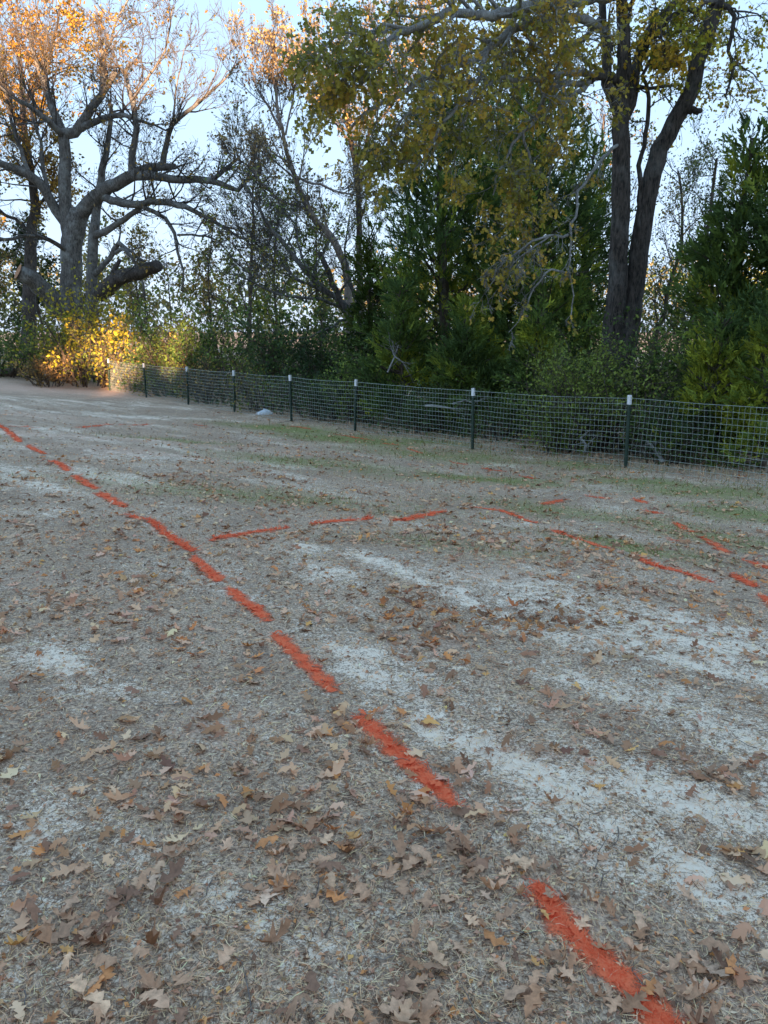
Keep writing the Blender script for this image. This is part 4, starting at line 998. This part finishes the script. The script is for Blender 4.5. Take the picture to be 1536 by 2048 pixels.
shrub(10, 34, 2.4, 2.6, 'dark green bush cut by the left frame edge behind the dirt crest', GR, [2, 2, 1], 22, 4, .12, seed=4)
shrub(290, 31.5, 3.2, 2.6, 'yellowing shrub behind the first fence posts at the far end', OL, [1, 1, 2, 1.5], 22, 3.5, .12, seed=5)
shrub(385, 30, 3.4, 3.0, 'large dark green shrub above the third and fourth far fence posts', GR, [2, 2, 1], 26, 5, .12, seed=6)
shrub(480, 28.5, 2.9, 2.6, 'mixed olive shrub between the dark green shrubs over the fence', OL, [2, 2, 1, 1], 22, 4, .11, seed=7)
shrub(600, 26, 3.2, 2.6, 'dark glossy green thicket shrub under the leaning grey tree', DG, [2, 2, 1.4], 30, 6, .11, seed=8)
shrub(690, 24, 2.6, 2.2, 'deep shaded green bush at the foot of the leaning tree', DG, [2, 2, 1], 26, 6, .10, seed=9)
shrub(640, 21.8, 1.5, 1.5, 'low blue-green bush seen through the wire left of the middle post', DG, [1, 2, 2], 22, 5, .07, seed=10)
shrub(725, 20.6, 1.9, 1.2, 'small round leaved bush beside the short olive cedar', GR, [1, 2, 2], 20, 5, .07, seed=11)
shrub(1165, 15.8, 2.1, 1.6, 'leafy green brier bush in front of the forked oak trunks, left side', BR, [1, 2, 2], 28, 6, .06, seed=12)
shrub(1255, 14.9, 2.2, 1.6, 'leafy green brier bush in front of the forked oak trunks, right side', BR, [1, 2, 2.4], 30, 6, .06, seed=13)
shrub(1345, 15.6, 2.6, 1.6, 'tall tangled green bush between forked oak and ragged dark cedar', BR, [2, 2, 1.4], 28, 6, .07, seed=14)
shrub(1130, 15.2, 1.1, 1.2, 'dry tan and green weeds behind the fence left of the nearest post', OL, [2, 2, 1, 1], 22, 3, .06, seed=15)
shrub(1010, 17.4, 1.3, 1.4, 'low green bush behind the fence post in front of the broad cedar', DG, [1, 2, 2], 24, 5, .06, seed=16)
shrub(860, 18.6, 1.3, 1.4, 'low dark bush behind the fence under the middle cedar', DG, [1, 2, 1], 24, 5, .07, seed=17)
shrub(1340, 13.6, 1.2, 1.0, 'dark low bush behind the fence by the grey fallen stick', DG, [2, 2, 1], 22, 5, .055, seed=18)
shrub(430, 26.5, 1.6, 1.9, 'bare brown brush tangle behind the fence under the large green shrub', TN, [1, 1, 1], 26, .8, .08, seed=19)
shrub(540, 23.8, 1.7, 1.9, 'grey twiggy brush tangle behind the fence by the white bag', OL, [1, 1, 1, 1], 28, 1.2, .07, seed=20)
shrub(340, 29.0, 1.6, 1.9, 'dim shaded brush behind the wire left of the grey twiggy tangle', OL, [2, 1, 1, 1], 24, 1.8, .08, seed=21)

# --- fine leaved trees and middle distance
def bgtree(px, Y, h, label, palette, wts, leaf=1.5, size=.12, lean=0, r0=.12, spread=1.6, n=22, name='tree', bark=M_bark_brown, seed=0, t0=.25, grp='trees deeper in the wood', L=None, lv=4, up=.15):
    x, y, z = base_at(px, Y); T = Tree(.010 if Y > 28 else .006)
    S = dict(levels=lv, n=[5, 3, 3], ratio=.6, ang=.8, wob=.25, up=up, leaf=leaf, spread=.18)
    W = [(x, y, z-.2), (x+lean*.2+R.uniform(-.2, .2), y, z+h*.35), (x+lean*.6+R.uniform(-.3, .3), y, z+h*.7), (x+lean, y, z+h)]
    limbw(T, W, r0, .03, S, n, L or h*.24, t0)
    return finish(T, name, label, 'tree', (x, y, z), bark, dict(size=size, palette=palette, wts=wts, seed=400+seed, sc=.6), grp, sides=(8, 5, 3), twigbark=M_twig)
FG = [(.09, .16, .06), (.14, .21, .08), (.20, .24, .09)]
bgtree(1370, 21, 6.6, 'feathery small leaved grey-green tree between forked oak and right cedars', FG, [2, 2, 1], 3.2, .07, .3, .08, seed=1, n=34, t0=.1)
bgtree(1310, 24, 7.0, 'thin leafy tree seen just right of the leaning oak stem', [(.08, .10, .04), (.16, .15, .05), (.36, .24, .07)], [2, 2, 1], 2.4, .09, .2, .08, seed=2, n=28, t0=.1)
bgtree(1150, 26, 9, 'bare pale tree glimpsed between the broad cedar and the oak trunks', [(.25, .18, .08), (.38, .25, .10)], [1, 1], .8, .1, .4, .10, seed=3, bark=M_bark_pale)
bgtree(430, 42, 7.6, 'golden leaved tree deep behind the reaching oak limbs', [(.14, .20, .05), (.28, .28, .06), (.38, .26, .08)], [2, 2, 2], 1.6, .2, .3, .075, seed=4)
bgtree(300, 46, 7.6, 'orange tinted tree far behind the huge oak', [(.20, .20, .06), (.34, .24, .08), (.3, .24, .12)], [2, 1.5, 2], 1.4, .2, -.4, .075, seed=5)
bgtree(560, 38, 8, 'bushy yellow-green tree behind the leaning grey tree', [(.11, .18, .04), (.22, .28, .06), (.34, .34, .08)], [2, 2, 2], 2.2, .18, .2, .075, seed=6, t0=.12)
bgtree(640, 40, 7.5, 'rounded olive tree behind the black broken snag', [(.12, .19, .045), (.20, .26, .06), (.30, .32, .08)], [2, 2, 1], 3, .17, 0, .075, seed=7, t0=.15)
bgtree(500, 33, 9, 'thin bare tree left of the slender pale tree', [(.25, .17, .11), (.35, .2, .12)], [1, 1], .6, .12, .5, .10, seed=8, n=26)
bgtree(210, 50, 8, 'hazy tan tree between the trunks of the huge oak', [(.18, .22, .07), (.32, .28, .1)], [1, 1], 1.6, .22, .2, .075, seed=9)
bgtree(0, 48, 8, 'olive tree beyond the left edge of the dirt crest', [(.09, .11, .04), (.2, .18, .06), (.34, .2, .06)], [2, 2, 1], 2, .22, .2, .075, seed=10)
bgtree(90, 44, 7, 'evergreen clump hanging between the two left trunks', [(.02, .05, .015), (.05, .08, .02)], [1, 1], 2.4, .2, .2, .075, seed=11)
bgtree(960, 30, 9.5, 'tall leafy tree closing the gap behind the cedars', [(.07, .09, .03), (.14, .13, .04), (.3, .18, .06)], [2, 2, 1], 1.6, .14, 0, .075, seed=12, n=30)

# --- far wood as one mass
def mass(name, xs, ys, hs, n, size, palette, wts, label, seed, trunks=20, trunk_r=.12, dens_low=1.0, parent_kind='stuff', parts=True):
    pos = []
    x = rng.uniform(xs[0], xs[1], n); y = rng.uniform(ys[0], ys[1], n)
    top = hs[0]+(hs[1]-hs[0])*fbm(x*.22, y*.12, seed, 4)
    t = rng.uniform(0, 1, n)**dens_low; z = t*top+macro(x, y)
    gap = fbm(x*.6+z*.5, y*.3+z*.6, seed+3, 3) > .40
    x, y, z = x[gap], y[gap], z[gap]; n = len(x)
    d = rng.normal(0, 1, (n, 3)); nr = rng.normal(0, 1, (n, 3))
    cl = fbm(x*.35, z*.5+y*.2, seed+5, 3); u = np.clip((cl-.5)*2+.5+rng.normal(0, .2, n), 0, .999); cw = np.cumsum(np.array(wts)/sum(wts))
    c = np.array(palette)[np.searchsorted(cw, u).clip(0, len(palette)-1)]*(1+rng.normal(0, .2, (n, 1)))
    v, f = scatter(*oval, np.stack([x, y, z], -1), d, nr, size*rng.uniform(.5, 1.3, n))
    ch = [(v, f, np.clip(c, .004, 1), 0)]; L = []
    for _ in range(trunks):
        tx = R.uniform(*xs); ty = R.uniform(*ys); h = hs[1]*R.uniform(.6, 1); z0 = gz(tx, ty)
        L.append(([(tx, ty, z0-.2), (tx+R.gauss(0, .3), ty, z0+h*.5), (tx+R.gauss(0, .8), ty, z0+h)], [trunk_r, trunk_r*.7, .02]))
        for _ in range(14):
            zz = z0+h*R.uniform(.25, .95); a = R.uniform(0, 6.28); l = R.uniform(.8, 2.6)
            L.append(([(tx, ty, zz), (tx+math.cos(a)*l*.5, ty+math.sin(a)*l*.5, zz+l*.35), (tx+math.cos(a)*l, ty+math.sin(a)*l, zz+l*R.uniform(.4, 1.1))], [.03, .02, .012]))
    v2, f2 = tubes(L, 4); ch.append((v2, f2, np.full((len(f2), 3), .07)*np.array([1.1, .95, .85]), 0))
    o = link(name, mk_mesh(name, ch, M_leaf)); o['kind'] = 'stuff'; o['label'] = label; o['category'] = 'wood'
mass('far_wood', (-45, 45), (52, 80), (4.5, 10.5), 48000, .40, [(.12, .18, .06), (.20, .22, .08), (.28, .22, .09), (.20, .19, .14)], [2, 2, 1, 1.5], 'distant mixed wood of olive and tan trees filling the view beyond the thicket', 501, 24, .08, .8)
mass('undergrowth', (-12, 14), (15, 42), (.3, 2.6), 1, .1, [(.1, .1, .1)], [1], 'x', 502, 0) if False else None
def undergrowth():
    n = 60000; x = rng.uniform(-26, 16, n); y = rng.uniform(9, 48, n); d = NX*x+NY*y-ND
    top = .35+1.7*fbm(x*.5, y*.5, 601, 3)*sstep(.3, 4, d); k = (d > .35) & (rng.uniform(0, 1, n) < np.exp(-d/9)+.15); x, y, top = x[k], y[k], top[k]; n = len(x)
    z = macro(x, y)+top*rng.uniform(0, 1, n)**1.3
    c = pal(n, [(.035, .08, .03), (.06, .12, .04), (.10, .14, .05), (.16, .14, .08), (.20, .16, .10)], [3, 3, 2, 1, 1], .25)
    v, f = scatter(*oval, np.stack([x, y, z], -1), rng.normal(0, 1, (n, 3)), rng.normal(0, 1, (n, 3)), rng.uniform(.05, .13, n)*np.clip(y/18, .7, 2))
    L = []
    for _ in range(1500):
        tx = R.uniform(-24, 15); ty = R.uniform(9, 44); dd = NX*tx+NY*ty-ND
        if dd < .4 or dd > 9: continue
        z0 = gz(tx, ty); l = R.uniform(.5, 2.0); a = R.uniform(0, 6.28); e = R.uniform(.2, 1.2)
        p = [(tx, ty, z0-.02)]
        for q in range(3): e -= R.uniform(0, .5); p.append((p[-1][0]+math.cos(a)*math.cos(e)*l/3, p[-1][1]+math.sin(a)*math.cos(e)*l/3, p[-1][2]+math.sin(e)*l/3))
        L.append((p, [.012, .010, .008, .004]))
    v2, f2 = tubes(L, 3)
    o = link('undergrowth', mk_mesh('undergrowth', [(v, f, c, 0), (v2, f2, np.full((len(f2), 3), .09)*np.array([1.1, 1, .9]), 0)], M_leaf)); o['kind'] = 'stuff'; o['label'] = 'dim tangle of leaves, briers and canes on the wood floor'; o['category'] = 'undergrowth'
undergrowth()

# --- dead grey branches, brush pile, bag
def deadwood(lines, label, name='fallen_branch', cat='branch', mat=M_bark_lich, S=None, n=4, L=.4):
    T = Tree(.006)
    for pts, r0, r1 in lines: limb(T, pts, r0, r1, S, n, L, jig=.15, wob=.008)
    v, f = tubes(T.limbs, 8); ch = [(v, f, None, 0)]
    if T.fine: v, f = tubes(T.fine, 4); ch.append((v, f, None, 0))
    o = link(name, mk_mesh(name, ch, mat, True)); o['label'] = label; o['category'] = cat
Sx = dict(levels=2, n=[3], ratio=.6, ang=.8, wob=.2, up=0, leaf=0)
deadwood([([(1326,925,13.4),(1314,905,13.5),(1306,890,13.6),(1296,884,13.7)], .045, .03), ([(1306,892,13.6),(1316,884,13.6),(1322,888,13.6)], .03, .02)], 'grey dead branch leaning on the ground behind the wire near the nearest post', S=Sx, n=3)
deadwood([([(1168,905,14.3),(1172,890,14.3),(1162,876,14.4),(1176,862,14.5)], .035, .015)], 'small grey dead stick standing behind the wire left of the nearest post', S=Sx, n=4)
deadwood([([(850,812,17.6),(890,814,17.5),(920,822,17.4)], .03, .015), ([(905,808,17.5),(930,800,17.5),(950,806,17.4)], .025, .012)], 'pale dead sticks caught in brush behind the fence under the middle cedar', S=Sx, n=3)
deadwood([([(775,745,19.0),(788,715,19.1),(797,690,19.2)], .022, .008), ([(788,712,19.1),(805,725,19.0),(818,745,19.0)], .02, .008), ([(788,712,19.1),(782,690,19.2)], .015, .006)], 'whitish forked dead twig showing against the short olive cedar', S=Sx, n=3)
def brush_pile():
    c = G(75, 762); x, y = c; z = gz(x, y)
    root = thing('brush_pile', (x, y+1.5, z), 'pile of dead branches and roots at the crest of the dirt, far left', 'brush pile')
    for k in range(16):
        a = R.uniform(-.5, .5) if R.random() < .7 else R.uniform(0, 3.1); l = R.uniform(1.0, 3.2); sx = x+R.uniform(-1.8, 2.6)-l/2; sy = y+1.4+R.uniform(-.8, 1)
        p = []; hz = R.uniform(.05, .55)
        for q in range(7):
            u = q/6; px_, py_ = sx+math.cos(a)*l*u, sy+math.sin(a)*l*u; p.append((px_+R.gauss(0, .05), py_+R.gauss(0, .05), gz(px_, py_)+hz*math.sin(math.pi*(.15+.8*u))+R.gauss(0, .04)))
        r = R.uniform(.03, .11); v, f = tubes([(p, list(np.linspace(r, r*.35, 7)))], 7)
        link('branch', mk_mesh('branch', [(v, f, None, 0)], R.choice((M_bark_dark, M_bark_brown, M_bark_oak)), True), root)
brush_pile()
def log(px0, py0, px1, py1, r, label):
    a, b = G(px0, py0), G(px1, py1); pts = []
    for k in range(9):
        u = k/8; x, y = a[0]+(b[0]-a[0])*u, a[1]+(b[1]-a[1])*u; pts.append((x, y, gz(x, y)+r*.8+.04*math.sin(u*7)))
    v, f = tubes([(pts, [r*(.85+.25*R.random()) for _ in pts])], 12); e0 = np.array([list(range(12))]); e1 = e0+len(v)-12
    o = link('log', mk_mesh('log', [(v, f, None, 0), (v, e0, None, 0), (v, e1, None, 0)], M_bark_pale, True)); o['label'] = label; o['category'] = 'log'
log(-30, 752, 32, 753, .22, 'weathered pale log lying on the dirt crest at the left frame edge')
def bag():
    cx, cy = G(527, 830); z = gz(cx, cy); n, m = 22, 12; V = []
    for i in range(m+1):
        ph = math.pi/2*i/m
        for k in range(n):
            th = 2*math.pi*k/n; rx = .24*math.cos(ph)*(1+.16*math.sin(3*th+1)+.10*math.sin(7*th+ph*5)); ry = .15*math.cos(ph)*(1+.15*math.sin(2*th))
            h = .13*math.sin(ph)*(1+.35*math.cos(th+.6))+.02*math.sin(9*th+6*ph)*math.cos(ph)+rng.normal(0, .006)
            V.append((cx+rx*math.cos(th), cy+ry*math.sin(th), z+max(0, h)))
    Fa = [(i*n+k, i*n+(k+1) % n, (i+1)*n+(k+1) % n, (i+1)*n+k) for i in range(m) for k in range(n)]
    o = link('plastic_bag', mk_mesh('plastic_bag', [(V, Fa, None, 0)], plain('pale_blue_plastic', (.80, .92, .98), .35, 0, .2, 14))); o['label'] = 'crumpled pale blue plastic bag on the ground before the fence'; o['category'] = 'bag'
bag()

# --- unseen wood added behind the camera, shaped to keep low sun off the field
def shade_wood():
    bx = np.linspace(-80, 80, 161); 
    sx = -35*SUN_TRAVEL.x/SUN_TRAVEL.y
    n = 34000; x = rng.uniform(-75, 85, n); y = rng.uniform(-58, -52, n)
    k = SUN_TRAVEL.x/SUN_TRAVEL.y
    top = np.interp(x, [-40, 2, 6, 15, 25, 45], [18.4, 19, 21.6, 19.2, 16.2, 16.5])+1.2*(fbm(x*.25, y*0, 701, 3)-.5)*2
    # a gap shaped into the leaves to let sun reach the far shrubs
    tx, ty, tz = P(262, 702, 32); gx = tx-(ty+55)*k; gzz = tz+(ty+55)/math.cos(math.atan(k))*math.tan(SUN_EL)
    t = rng.uniform(0, 1, n); z = t*top
    hole = (((x-gx)/4.2)**2+((z-gzz)/2.1)**2) < 1
    keep = ~hole; x, y, z = x[keep], y[keep], z[keep]; n = len(x)
    c = pal(n, [(.06, .08, .03), (.12, .10, .04), (.2, .13, .05)], [2, 2, 1])
    v, f = scatter(*oval, np.stack([x, y, z], -1), rng.normal(0, 1, (n, 3)), rng.normal(0, 1, (n, 3))+np.array([0, 1.2, 0]), rng.uniform(1.8, 2.8, n))
    L = [([(q, -55+R.uniform(-2, 2), -1), (q+R.gauss(0, .4), -55, 8), (q+R.gauss(0, 1), -55, 15)], [.3, .22, .05]) for q in np.arange(-74, 85, 3.5)]
    v2, f2 = tubes(L, 6)
    o = link('sun_block_wood', mk_mesh('sun_block_wood', [(v, f, c, 0), (v2, f2, np.full((len(f2), 3), .06), 0)], M_leaf)); o['kind'] = 'stuff'; o['label'] = 'unseen wood added behind the camera to block the low sun'; o['category'] = 'wood'
shade_wood()
print('TRIS', sum(len(o.data.loops)-2*len(o.data.polygons) for o in COL.objects if o.type == 'MESH')); print(STAT)
